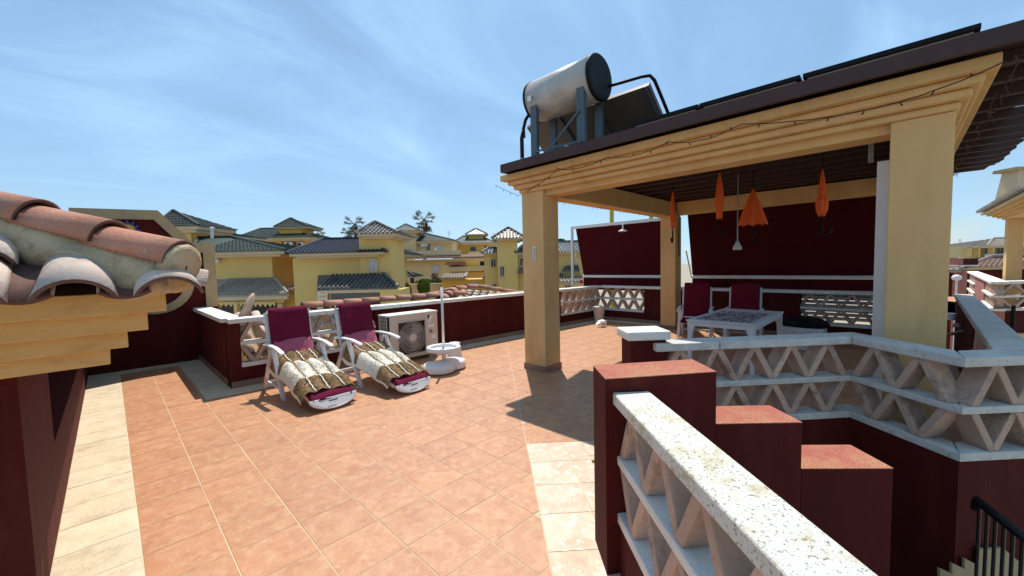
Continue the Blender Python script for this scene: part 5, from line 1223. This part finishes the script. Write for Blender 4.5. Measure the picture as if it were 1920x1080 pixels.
# left tower
d = 30
h = house('house with a green pyramid tower roof poking up beside the pediment wall', d, 325)
fbox('tower_wall', h, 'house_yellow', 303, 361, 436, 520, d, 3, zbot=gz); hipu(h, 'roof_green', 288, 373, 424, d - 0.6, 4.2, 396, 324, 326, tv=12, trim_in=0.4)
hipu(h, 'roof_green', 330, 418, 441, d + 3, 6, 431, 345, 385, tv=6); fbox('wall', h, 'house_yellow', 335, 412, 446, 520, d + 3.3, 5, zbot=gz)
m_ = MB(); p = wp(398, 447, d - 2.0); p2 = wp(398, 430, d - 2.0); m_.tube([p, p2], 0.09, 8); m_.lathe(p2, [(0.14, 0), (0.14, 0.12), (0.05, 0.16)], 10); build('flue_pipe', m_, 'white_metal', h)
# C: centre far
d = 45
h = house('distant yellow house with a round-eaved turret and two AC boxes, left of the palms', d, 510)
fbox('wall', h, 'house_ochre', 452, 578, 451, 560, d, 8, zbot=gz); hipu(h, 'roof_green', 438, 584, 446, d - 0.8, 10, 429, 488, 548, tv=6)
fbox('turret_wall', h, 'house_ochre', 524, 567, 427, 447, d + 1, 2.6); hipu(h, 'roof_green', 513, 577, 425, d + 0.5, 3.9, 410, 544, 546, tv=4)
win(h, 493, 517, 457, 466, d); win(h, 549, 556, 453, 471, d)
for (a, b2) in ((534, 547), (558, 567)):
    o = fbox('ac_box', h, 'white_paint', a, b2, 454, 463, d - 0.4, 0.35, bevel=0.03)
    p = wp((a + b2) / 2 - 1, 458.5, d - 0.42); m_ = MB(); m_.lathe(p, [(0.2, 0), (0.2, 0.02)], 14, axis=tuple(-FH)); build('fan', m_, 'dark', o)
for u in (528, 537): fbox('bracket', h, 'dark', u, u + 1.2, 453, 458, d - 0.1, 0.09)
fbox('gallery_wall', h, 'trim', 512, 552, 497, 502, d - 2.2, 2.1); shed(h, 'roof_pale', 512, 552, 494, d - 2.6, 512, 552, 484, d - 0.05)
fbox('gallery_front', h, 'house_ochre', 512, 552, 502, 545, d - 1.6, 1.5, zbot=gz)
win(h, 517, 527, 505, 522, d - 1.6); win(h, 535, 544, 505, 524, d - 1.6)
# low ochre building between A and B
d = 25
h = house('low bright ochre outbuilding with a small barred window between the two nearest houses', d, 570)
fbox('wall', h, 'house_ochre', 535, 602, 546, 640, d, 4, zbot=gz); shed(h, 'roof_brown', 538, 596, 543, d - 0.5, 548, 590, 534, d + 2, fas=3); win(h, 561, 574, 557, 573, d)
fbox('garden_wall', h, 'trim', 528, 552, 533, 546, d + 2.3, 0.3)
# B: blue-roofed house
d = 24
h = house('yellow house with blue glazed roof, slate pyramid tower and dark porch roof', d, 640)
fbox('wall', h, 'house_yellow', 553, 700, 482, 640, d, 8, zbot=gz); hipu(h, 'roof_blue', 536, 722, 474, d - 0.8, 10, 449, 606, 690, tv=9, trim_in=0.45)
fbox('tower_wall', h, 'house_yellow', 677, 735, 444, 640, d - 0.25, 3, zbot=gz); hipu(h, 'roof_slate', 665, 746, 438, d - 0.9, 4.2, 418, 702, 705, tv=9, trim_in=0.35)
win(h, 693, 706, 494, 508, d - 0.26, 'shutter', arch=True)
shed(h, 'roof_slate', 594, 746, 541, d - 2.1, 596, 718, 516, d - 0.27, fas=8)
fbox('gable_panel', h, 'house_yellow', 595, 600, 526, 546, d - 0.9, 0.6)
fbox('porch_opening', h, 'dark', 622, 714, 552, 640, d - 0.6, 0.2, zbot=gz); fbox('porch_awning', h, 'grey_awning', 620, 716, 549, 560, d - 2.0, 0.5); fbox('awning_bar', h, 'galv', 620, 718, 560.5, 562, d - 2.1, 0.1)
fbox('column', h, 'trim', 728, 741, 545, 640, d - 1.9, 0.5, zbot=gz); fbox('column', h, 'trim', 598, 613, 549, 640, d - 1.9, 0.4, zbot=gz); fbox('side_wall', h, 'house_yellow', 714, 753, 543, 640, d - 2.1, 2, zbot=gz)
for v in (552, 560, 568): fbox('frame_bar', h, 'white_metal', 596, 614, v, v + 1.4, d - 3.0, 0.05)
for u in (596.5, 612): fbox('frame_bar', h, 'white_metal', u, u + 1.6, 548, 580, d - 3.0, 0.05)
fbox('garden_pier', h, 'trim', 736, 748, 505, 545, d + 4, 0.5)
# D: big cream house
d = 52
h = house('large cream house with a long balcony and turret below the tall palm', d, 800)
fbox('wall', h, 'house_cream', 728, 905, 486, 560, d, 9, zbot=gz); fbox('upper_wall', h, 'house_cream', 764, 849, 454, 482, d + 2.0, 6)
hipu(h, 'roof_green', 756, 852, 452, d + 1.3, 8, 439, 785, 800, tv=5); fbox('turret_wall', h, 'house_cream', 745, 779, 434, 482, d + 1, 3); hipu(h, 'roof_grey', 738, 786, 432, d + 0.4, 4.2, 421, 760, 762, tv=5)
fbox('balustrade', h, 'trim', 737, 864, 470, 479.5, d - 0.4, 0.25); shed(h, 'roof_brown', 730, 912, 485, d - 1.0, 732, 910, 480.5, d - 0.05, fas=3)
for k in range(14): fbox('baluster_panel', h, 'house_cream', 741 + k * 8.8, 746 + k * 8.8, 472, 477, d - 0.43, 0.02)
win(h, 811, 824, 498, 511, d, 'shutter'); win(h, 767, 773, 462, 470, d + 2.0); win(h, 819, 830, 461, 470, d + 2.0, 'shutter'); win(h, 800, 806, 456, 470, d + 2.0)
for (a, b2) in ((789, 796), (797, 801)): fbox('ac_box', h, 'white_paint', a, b2, 456, 462, d + 1.6, 0.35)
fbox('white_lantern', h, 'white_paint', 815, 818, 464, 470, d - 0.2, 0.2)
# E
d = 60
h = house('far ochre house with a green roof and small turret beyond the balcony house', d, 890)
fbox('wall', h, 'house_ochre', 850, 922, 457, 560, d, 8, zbot=gz); hipu(h, 'roof_grey', 846, 929, 455, d - 0.8, 9, 443, 868, 898, tv=4)
fbox('turret_wall', h, 'house_ochre', 878, 906, 439, 449, d + 1.5, 2.5); hipu(h, 'roof_grey', 872, 913, 439, d + 1, 3.6, 429, 891, 893, tv=3)
win(h, 882, 892, 463, 471, d); win(h, 908, 913, 461, 470, d); fbox('balcony', h, 'house_cream', 878, 907, 472, 480, d - 1.2, 1.1)
# F
d = 42
h = house('house with a pale balcony under a small maroon awning in the middle of the town', d, 870)
fbox('wall', h, 'house_ochre', 842, 912, 487, 560, d, 5, zbot=gz); fbox('balcony', h, 'house_cream', 839, 913, 500, 509, d - 1.6, 1.5)
m_ = MB(); m_.add([wp(834, 497, d - 1.8), wp(874, 496, d - 1.8), wp(871, 490.5, d - 0.05), wp(836, 491.5, d - 0.05)], [(0, 1, 2, 3)]); build('awning', m_, 'awning', h)
win(h, 848, 858, 493, 500, d, 'shutter'); win(h, 900, 910, 490, 498, d)
for u in (843, 852, 862, 872, 882, 892, 902): fbox('balcony_panel', h, 'trim', u, u + 6, 502, 507.5, d - 1.63, 0.02)
fbox('lower_wall', h, 'house_cream', 845, 935, 510, 560, d - 0.8, 0.7, zbot=gz)
shed(h, 'roof_pale', 824, 872, 521, 34.5, 834, 876, 513, 37, fas=3); fbox('annex_wall', h, 'house_ochre', 829, 914, 524, 560, 35, 3.0, zbot=gz); win(h, 884, 894, 530, 540, 35, 'shutter')
shed(h, 'roof_pale', 904, 936, 520, 34, 908, 936, 513, 36, fas=3)
# G
d = 32
h = house('yellow house with a tall square tower beside the front-left pergola column', d, 950)
fbox('tower_wall', h, 'house_yellow', 934, 972, 450, 640, d, 2.6, zbot=gz); hipu(h, 'roof_slate', 922, 984, 446, d - 0.6, 4.0, 428, 952, 954, tv=5, trim_in=0.35)
fbox('wing_wall', h, 'house_yellow', 910, 934, 478, 640, d + 0.8, 4, zbot=gz); hipu(h, 'roof_grey', 903, 946, 474, d + 0.3, 5, 466, 915, 935, tv=4)
fbox('wing_wall', h, 'house_yellow', 972, 1112, 476, 640, d + 0.5, 6, zbot=gz); hipu(h, 'roof_grey', 966, 1120, 472, d - 0.1, 8, 455, 985, 1095, tv=5)
win(h, 921, 929, 486, 500, d + 0.8); win(h, 938, 945, 500, 518, d); win(h, 975, 983, 488, 498, d + 0.5, arch=True); shed(h, 'roof_brown', 970, 992, 511, d - 0.6, 974, 992, 503, d + 0.45, fas=3)
shed(h, 'roof_slate', 1054, 1086, 507, d - 0.8, 1060, 1084, 499, d + 0.45, fas=3); win(h, 1049, 1056, 512, 528, d + 0.5); win(h, 924, 930, 533, 543, d + 0.8)
shed(h, 'roof_pale', 1040, 1100, 528, d - 3.0, 1040, 1090, 520, d + 0.4, fas=3); fbox('low_wall', h, 'house_cream', 1040, 1100, 531, 560, d - 2.6, 2.5, zbot=gz); win(h, 1060, 1069, 535, 548, d - 2.6)
# black pavilion and garden bits
p = wp(760, 520, 40); pv = thing('garden_pavilion', 'small black-roofed garden pavilion beside the cream house', 'pavilion', (p.x, p.y, gz))
hipu(pv, 'black', 745, 777, 519, 38, 4, 508, 759, 761, trim=False); m_ = MB()
for u in (748, 774): q = wp(u, 519, 38.3); m_.box(q.x - 0.08, q.x + 0.08, q.y - 0.08, q.y + 0.08, gz, q.z)
for u in (751, 771): q = wp(u, 519, 41.3); m_.box(q.x - 0.08, q.x + 0.08, q.y - 0.08, q.y + 0.08, gz, q.z)
build('post', m_, 'dark', pv); fbox('canopy_edge', pv, 'trim', 745, 777, 519.5, 521, 38, 4)
p = wp(790, 540, 36); gw = thing('garden_wall', 'pale garden wall behind the round conifer', 'wall', (p.x, p.y, gz)); fbox('wall_panel', gw, 'trim', 738, 836, 534, 560, 36, 0.25, zbot=gz)
fbox('coping', gw, 'house_cream', 737, 837, 532, 534, 35.95, 0.35)
# backdrop of more roofs far away (right and centre)
rr = random.Random(11)
for k, (u0, u1, vt, d, lb) in enumerate(((560, 690, 462, 80, 'far pale house between the palms and the blue-roofed house'), (700, 760, 464, 78, 'far pale house glimpsed beside the slate tower'), (410, 470, 452, 70, 'far house roof left of the turret house'), (1785, 1822, 462, 62, 'far cream house row right of the big column'), (1040, 1100, 452, 70, 'far house behind the front-left column'))):
    h = house(lb, d, (u0 + u1) / 2); fbox('wall', h, 'house_cream', u0, u1, vt + 7, 540, d, 8, zbot=gz); hipu(h, 'roof_brown' if k in (3,) else 'roof_grey', u0 - 3, u1 + 3, vt + 6, d - 0.5, 9, vt, u0 + 15, u1 - 15, tv=3)
    for q in range(3): u = u0 + (u1 - u0) * (0.2 + 0.28 * q); win(h, u, u + 5, vt + 14, vt + 22, d)

# ---- palms
def palm(label, u, vc, rad_px, d, n=24, seed=1, name='palm_tree'):
    rr = random.Random(seed); p = wp(u, vc, d); Rr = rad_px * d / FOC
    t = thing(name, label, 'palm tree', (p.x, p.y, gz)); m_ = MB(); n_ = 8
    m_.tube([(p.x + 0.15 * math.sin(i * 0.6 + seed), p.y, gz + (p.z - gz) * i / n_) for i in range(n_ + 1)], [0.34 - 0.010 * i for i in range(n_ + 1)], 8); build('trunk', m_, 'bark', t)
    m_ = MB()
    for k in range(n):
        az = k * 2.4 + rr.uniform(-0.3, 0.3); el = -0.8 + 2.1 * ((k * 0.7548) % 1); L_ = Rr * rr.uniform(0.50, 0.60)
        dr = Vector((math.cos(az) * math.cos(el), math.sin(az) * math.cos(el), math.sin(el))); c = Vector((p.x, p.y, p.z)); e = c + dr * L_ + Vector((0, 0, -0.12 * Rr)); m_.tube([c, (c + e) / 2 + Vector((0, 0, 0.05)), e], 0.025, 4)
        sd = dr.cross(Vector((0, 0, 1)));
        if sd.length < 0.05: sd = Vector((1, 0, 0))
        sd.normalize(); u2 = sd.cross(dr).normalized()
        for q in range(12):
            a = -1.7 + 3.4 * q / 11; bl = Rr * rr.uniform(0.34, 0.44) * (1 - 0.2 * abs(a) / 1.9); dd = (dr * math.cos(a) + sd * math.sin(a) + u2 * rr.uniform(-0.15, 0.15)).normalized()
            wv = dd.cross(u2).normalized() * 0.030 * Rr; mid = e + dd * bl * 0.6; tip = e + dd * bl + Vector((0, 0, -bl * 0.35)); m_.add([e, mid - wv, tip, mid + wv], [(0, 1, 2, 3)])
    build('crown', m_, 'palm', t)
    m_ = MB()
    for k in range(40):
        az = rr.uniform(0, 6.28); z0 = p.z - rr.uniform(0.1, 0.45) * Rr; m_.add([(p.x, p.y, z0 + 0.2), (p.x + math.cos(az) * Rr * 0.22, p.y + math.sin(az) * Rr * 0.22, z0 - 0.1), (p.x + math.cos(az + 0.3) * Rr * 0.2, p.y + math.sin(az + 0.3) * Rr * 0.2, z0 - Rr * 0.5)], [(0, 1, 2)])
    build('dead_skirt', m_, 'bark', t)
palm('tall palm standing alone above the cream house', 795, 411, 28, 70, seed=2)
palm('bushy palm left of the slate tower, the taller of the touching pair', 664, 420, 27, 62, seed=3)
palm('lower palm of the touching pair just left of the slate tower', 654, 438, 20, 60, seed=4)
palm('palm rising behind the turret house, right of its roof', 591, 440, 24, 68, seed=5)
palm('tiny far palm top between two bigger palms', 641, 447, 6, 90, n=16, seed=6)
palm('short bright green palm by the cream house wall', 816, 519, 13, 40, n=26, seed=7)
palm('small far palm on the skyline right of the big column', 1811, 459, 5, 95, n=16, seed=8)

# ---- bushes and trees built from leaf faces
def bush(label, u, vtop, vbot, wpx, d, mk='leaf', cat='shrub', name='shrub', seed=1, n=2600, point=0.0, leaf=0.10, zb=None):
    rr = random.Random(seed); pt_ = wp(u, vtop, d); pb = wp(u, vbot, d); H = pt_.z - pb.z; Rr = wpx / 2 * d / FOC
    t = thing(name, label, cat, (pb.x, pb.y, gz)); m_ = MB(); cz = (pt_.z + pb.z) / 2
    lob = [(rr.uniform(0, 6.28), rr.uniform(-0.6, 0.6), rr.uniform(0.08, 0.22)) for _ in range(9)]
    for _ in range(n):
        z = rr.uniform(-1, 1); a = rr.uniform(0, 6.28); rr_ = math.sqrt(max(0, 1 - abs(z) ** (2.4 if point == 0 else 1.5))) * Rr
        k_ = 1 - 0.22 * rr.random() ** 2
        for (la, lz, ls) in lob:
            dd = math.cos(a - la) * 0.5 + 0.5 - abs(z - lz); k_ += ls * max(0, dd - 0.4)
        c = Vector((pb.x + math.cos(a) * rr_ * k_, pb.y + math.sin(a) * rr_ * k_, cz + z * H / 2 * (0.95 + 0.08 * rr.random())))
        d1 = Vector((rr.uniform(-1, 1), rr.uniform(-1, 1), rr.uniform(-0.4, 1))).normalized() * leaf * rr.uniform(0.6, 1.3); d2 = d1.cross(Vector((rr.uniform(-1, 1), rr.uniform(-1, 1), rr.uniform(-1, 1)))).normalized() * leaf * 0.5
        m_.add([c - d2 * 0.6, c + d1 * 0.5 - d2, c + d1, c + d2], [(0, 1, 2, 3)])
    build('foliage', m_, mk, t)
    m_ = MB(); m_.tube([(pb.x, pb.y, gz), (pb.x, pb.y, cz)], [0.12, 0.05], 6); build('trunk', m_, 'bark', t)
bush('round bright conifer clipped like an egg before the pale garden wall', 795, 524, 553, 21, 30, 'leaf_bright', seed=1)
bush('slim bright conifer beside the blue-roofed house porch', 763, 532, 566, 15, 27, 'leaf_bright', seed=2)
bush('low yellow-green shrub at the foot of the slim conifer', 762, 552, 572, 22, 25, 'leaf_bright', seed=3)
bush('dark clipped hedge mass next to the cream house wall', 822, 522, 546, 32, 38, 'leaf', seed=4, n=3500)
bush('dark green hedge behind the round conifer', 797, 524, 540, 34, 39, 'leaf', seed=5)
bush('small dark shrub below the black pavilion', 757, 528, 545, 18, 37, 'leaf', seed=6, n=1400)
bush('dark tree beyond the red pillar on the right', 1790, 507, 560, 32, 26, 'leaf', 'tree', 'tree', seed=7, n=5000, leaf=0.14)
bush('dark tree top showing right of the front-left column', 1052, 449, 470, 20, 60, 'leaf', 'tree', 'tree', seed=8, n=2000, leaf=0.22)
bush('far tree clump on the skyline right of the big column', 1792, 460, 475, 26, 90, 'leaf', 'tree', 'tree', seed=9, n=1500, leaf=0.35)

# ================================================================ NEIGHBOURS ON THE RIGHT
GZ = 0.95
def gp(u, v, z): r_ = ray(u, v); t_ = (z - CAM_H) / r_.z; p = C0 + r_ * t_; return Vector((p.x, p.y))
n0 = gp(1864, 528, GZ); n1 = gp(1817, 508.5, GZ); nd = (n0 - n1).normalized(); nside = Vector((nd.y, -nd.x))
if nside.dot(Vector((RH.x, RH.y))) < 0: nside = -nside
nb = thing('neighbour_terrace', "neighbour's terrace: salmon lit parapet and maroon front with pale lattice, on the right", 'terrace', (n0.x, n0.y, 0))
def quadp(a, b_, c, d, z0, z1): m_ = MB(); m_.prism([tuple(a), tuple(b_), tuple(c), tuple(d)], z0, z1); return m_
LN = (n0 - n1).length
build('coping', quadp(n1 - nside * 0.05, n0 - nside * 0.05, n0 + nside * 0.22, n1 + nside * 0.22, ZC0, GZ), 'white_coping', nb, bevel=0.01)
def along(f0, f1, z0, z1, mk, nm, o0=0.0, o1=0.18): build(nm, quadp(n1 + nd * LN * f0 + nside * o0, n1 + nd * LN * f1 + nside * o0, n1 + nd * LN * f1 + nside * o1, n1 + nd * LN * f0 + nside * o1, z0, z1), mk, nb)
along(0, 0.36, -3.5, ZL0 - 0.002, 'salmon', 'wall_panel'); along(0.36, 0.72, -3.5, ZC0 - 0.002, 'salmon', 'wall_panel'); along(0.72, 1.0, -3.5, ZL0 - 0.002, 'salmon', 'wall_panel')
for (a, b2) in ((0, 0.36), (0.72, 1.0)):
    along(a, b2, ZM0, ZM1, 'white_coping', 'middle_rail', -0.04); along(a, b2, ZL0, ZL1, 'white_coping', 'bottom_rail', -0.04)
    k = 0; s = a * LN
    lattice(nb, n1 + nd * (a * LN + 0.05) + nside * 0.09, n1 + nd * (b2 * LN - 0.05) + nside * 0.09, 0.14)
# front facing us
fr = Vector((RH.x, RH.y)); fk = Vector((FH.x, FH.y)); e0 = n0 + nside * 0.02; e1 = e0 + fr * 4.0
build('coping', quadp(n0 - fk * 0.06 + fr * 0.0, e1 - fk * 0.06, e1 + fk * 0.2, n0 + fk * 0.2 + fr * 0.22, ZC0 + 0.002, GZ + 0.004), 'white_coping', nb, bevel=0.01)
build('middle_rail', quadp(e0 - fk * 0.03, e1 - fk * 0.03, e1 + fk * 0.12, e0 + fk * 0.12, ZM0, ZM1), 'white_coping', nb); build('bottom_rail', quadp(e0 - fk * 0.03, e1 - fk * 0.03, e1 + fk * 0.12, e0 + fk * 0.12, ZL0, ZL1), 'white_coping', nb)
lattice(nb, e0 + fk * 0.05 + fr * 0.1, e0 + fk * 0.05 + fr * 2.8, 0.12, pitch=0.62)
build('wall_panel', quadp(e0, e1, e1 + fk * 0.16, e0 + fk * 0.16, -0.25, ZL0 - 0.002), 'maroon', nb)
for k, (z0, z1, o) in enumerate(((-0.34, -0.255, 0.10), (-0.42, -0.345, 0.07), (-0.50, -0.425, 0.04), (-3.5, -0.505, 0.0))): build('cornice_band', quadp(e0 - fk * o, e1 - fk * o, e1 + fk * 0.15, e0 + fk * 0.15, z0, z1), 'yellow' if k < 3 else 'maroon', nb)
build('terrace_slab', quadp(n1 + nside * 0.2, e0 + fk * 0.17, e1 + fk * 0.17, e1 + fk * 7, -0.3, -0.02), 'tile', nb)
p = e0 + fr * 0.32 - fk * 0.10; m_ = MB(); m_.tube([(p.x, p.y, 0.40), (p.x, p.y, -0.3), (p.x, p.y, -3)], 0.035, 8); tag(build('black_pipe', m_, 'black'), "black pipe running down the neighbour's maroon front wall", 'pipe')
# neighbour pergola column, roof corner and chimney
npg = thing('neighbour_pergola', "neighbour's yellow pergola corner with square column at the right edge", 'pergola', (n0.x, n0.y, 0))
cp0 = wp(1887, 480, 10.4); cx0, cy0 = cp0.x, cp0.y; cy1 = hx(1918, 480, cx0).y; zb = wp(1884, 411.5, 10.6).z
build('column', bx(cx0, cx0 + 0.42, cy1, cy0, -0.02, zb), 'yellow', npg, bevel=0.01)
for k, o in enumerate((0.05, 0.13, 0.21, 0.30)): build('cornice_course', bx(cx0 - 5.0, cx0 + 0.42 + o, cy1 - 0.2, cy0 + o, zb + 0.001 + 0.045 * k, zb + 0.045 * (k + 1)), 'yellow', npg)
build('eave_board', bx(cx0 - 5.1, cx0 + 0.80, cy1 - 0.3, cy0 + 0.40, zb + 0.182, zb + 0.215), 'trim', npg)
m_ = MB(); ze = zb + 0.23; tile_slope(m_, (cx0 + 0.85, cy0 + 0.44, ze), (cx0 - 5.1, cy0 + 0.44, ze), (cx0 - 5.1, cy0 - 1.6, ze + 0.7), (cx0 + 0.85, cy0 - 1.6, ze + 0.7), 0.24); build('roof', m_, 'roof_pale', npg)
ch = thing('chimney', 'pale plastered tapering chimney with a flared cap at the right edge', 'chimney', tuple(wp(1915, 370, 12)))
m_ = MB(); a = wp(1903, 372, 12); b2 = wp(1940, 372, 12); a2 = wp(1910, 318, 12); b3 = wp(1932, 318, 12); off = Vector((FH.x, FH.y, 0)) * 0.5
m_.add([a, b2, b2 + off, a + off, a2, b3, b3 + off * 0.8, a2 + off * 0.8], [(3, 2, 1, 0), (4, 5, 6, 7), (0, 1, 5, 4), (1, 2, 6, 5), (2, 3, 7, 6), (3, 0, 4, 7)]); build('stack', m_, 'trim', ch)
fbox('cap', ch, 'grey_band', 1907, 1936, 312, 318, 11.95, 0.6)
# red tiled roof house
d = 19
h = house('dark red house with a terracotta hip roof and a red pillar, beyond our side parapet', d, 1840)
fbox('wall', h, 'maroon', 1811, 1990, 507, 640, d + 0.5, 5, zbot=gz); hipu(h, 'roof_brown', 1812, 2010, 499, d - 0.4, 7, 483, 1858, 1960, tv=6, trim_in=0.2)
fbox('pillar', h, 'salmon', 1803, 1811, 505, 640, d - 1.5, 0.4, zbot=gz); fbox('chimney_block', h, 'salmon', 1797, 1806, 484, 498, d - 1, 0.5); fbox('chimney_block', h, 'maroon', 1806, 1834, 485, 497, d - 0.95, 0.8)
fbox('coping', h, 'white_coping', 1796, 1836, 497, 499, d - 1.05, 0.9); shed(h, 'roof_pale', 1781, 1803, 506, d - 1.5, 1786, 1803, 501, d)
d = 34
h = house('yellow house with an open columned gallery and glass balcony, upper right background', d, 1850)
fbox('wall', h, 'house_cream', 1812, 1990, 462, 640, d + 2, 6, zbot=gz); fbox('gallery_slab', h, 'trim', 1812, 1990, 460, 463.5, d, 2); fbox('parapet', h, 'house_yellow', 1812, 1990, 481, 640, d, 0.2, zbot=gz)
for u in (1814, 1835, 1862, 1900): fbox('column', h, 'house_yellow', u, u + (9 if u == 1814 else 3), 463.5, 482, d, 0.4)
win(h, 1824, 1832, 466, 479, d + 2); win(h, 1845, 1860, 466, 479, d + 2); win(h, 1868, 1880, 466, 479, d + 2)
fbox('glass_balcony', h, 'shutter', 1847, 1990, 475, 481, d - 0.1, 0.05); hipu(h, 'roof_pale', 1851, 1990, 460, d + 1.5, 6, 447, 1862, 1980, trim=False)
for k, (u0, u1, v0, mk, dd_) in enumerate(((1783, 1812, 470, 'house_yellow', 40), (1783, 1803, 487, 'trim', 30))):
    h = house(('pale house row behind the red pillar, farther one', 'pale flat house block behind the red pillar, nearer one')[k], dd_, 1795); fbox('wall', h, mk, u0 - 14, u1, v0 + 4, 640, dd_, 5, zbot=gz); hipu(h, 'roof_pale', u0 - 16, u1 + 3, v0 + 4, dd_ - 0.4, 6, v0, u0 - 5, u1 - 5, tv=2)
    win(h, u0 + 3, u0 + 9, v0 + 8, v0 + 14, dd_)
p = wp(1794, 521, 16); lp = thing('street_lamp', 'white globe lamp on a thin post before the dark tree', 'lamp', (p.x, p.y, gz))
m_ = MB(); m_.lathe(p, [(0.03, -0.12), (0.12, -0.07), (0.155, 0.0), (0.12, 0.09), (0.03, 0.13)], 16); build('globe', m_, 'white_paint', lp, smooth=True); m_ = MB(); m_.tube([(p.x, p.y, gz), (p.x, p.y, p.z - 0.1)], 0.03, 8); build('post', m_, 'white_metal', lp)
# folded grey chair and cup just inside the side parapet
gc = thing('folded_chair', 'grey folded garden chair leaning in the gap right of the big column', 'chair', (6.2, 0.25, 0))
q0 = G_ = Vector((6.25, -0.30, 0)); m_ = MB()
m_.bar((6.0, -0.25, 0.02), (6.35, -0.30, 0.95), 0.03, 0.03); m_.bar((6.5, -0.25, 0.02), (6.15, -0.30, 0.90), 0.03, 0.03); build('leg', m_, 'galv', gc)
a, b2 = wp(1782, 627, 5.2), wp(1814, 620, 4.9); m_ = MB(); m_.bar(a, b2, 0.09, 0.025); build('armrest', m_, 'grey_plastic', gc, bevel=0.006)
m_ = MB(); m_.lathe(wp(1797, 611, 5.1), [(0.01, -0.03), (0.05, -0.02), (0.055, 0.0), (0.04, 0.03), (0.01, 0.035)], 16); build('hinge', m_, 'galv', gc, smooth=True)
m_ = MB(); m_.lathe(wp(1783, 600, 5.2), [(0.035, 0), (0.05, 0.09)], 16); tag(build('white_cup', m_, 'white_paint'), 'white cup standing in the gap right of the big column', 'cup')

# ---- roof aerials on the far houses
for k, (u, v0, v1, d, lb) in enumerate(((432, 428, 452, 36, 'thin roof aerial above the green roof nearest the pediment wall'), (575, 424, 450, 50, 'roof aerial standing between the turret house and the palm'), (722, 452, 470, 60, 'low aerial in the gap beside the slate tower'), (842, 432, 452, 55, 'aerial on the right end of the cream house roof'), (926, 436, 458, 62, 'aerial beside the tall square tower'), (1800, 448, 466, 60, 'aerial on the far houses right of the big column'))):
    p0 = wp(u, v1, d); p1 = wp(u, v0, d); m_ = MB(); m_.tube([p0, p1], 0.025, 5)
    for q in range(4): zz = p1.z - 0.1 - 0.16 * q; c = Vector((p1.x, p1.y, zz)); m_.tube([c - RH * (0.34 - 0.05 * q), c + RH * (0.34 - 0.05 * q)], 0.016, 4)
    o = build('roof_aerial', m_, 'galv'); tag(o, lb, 'aerial')
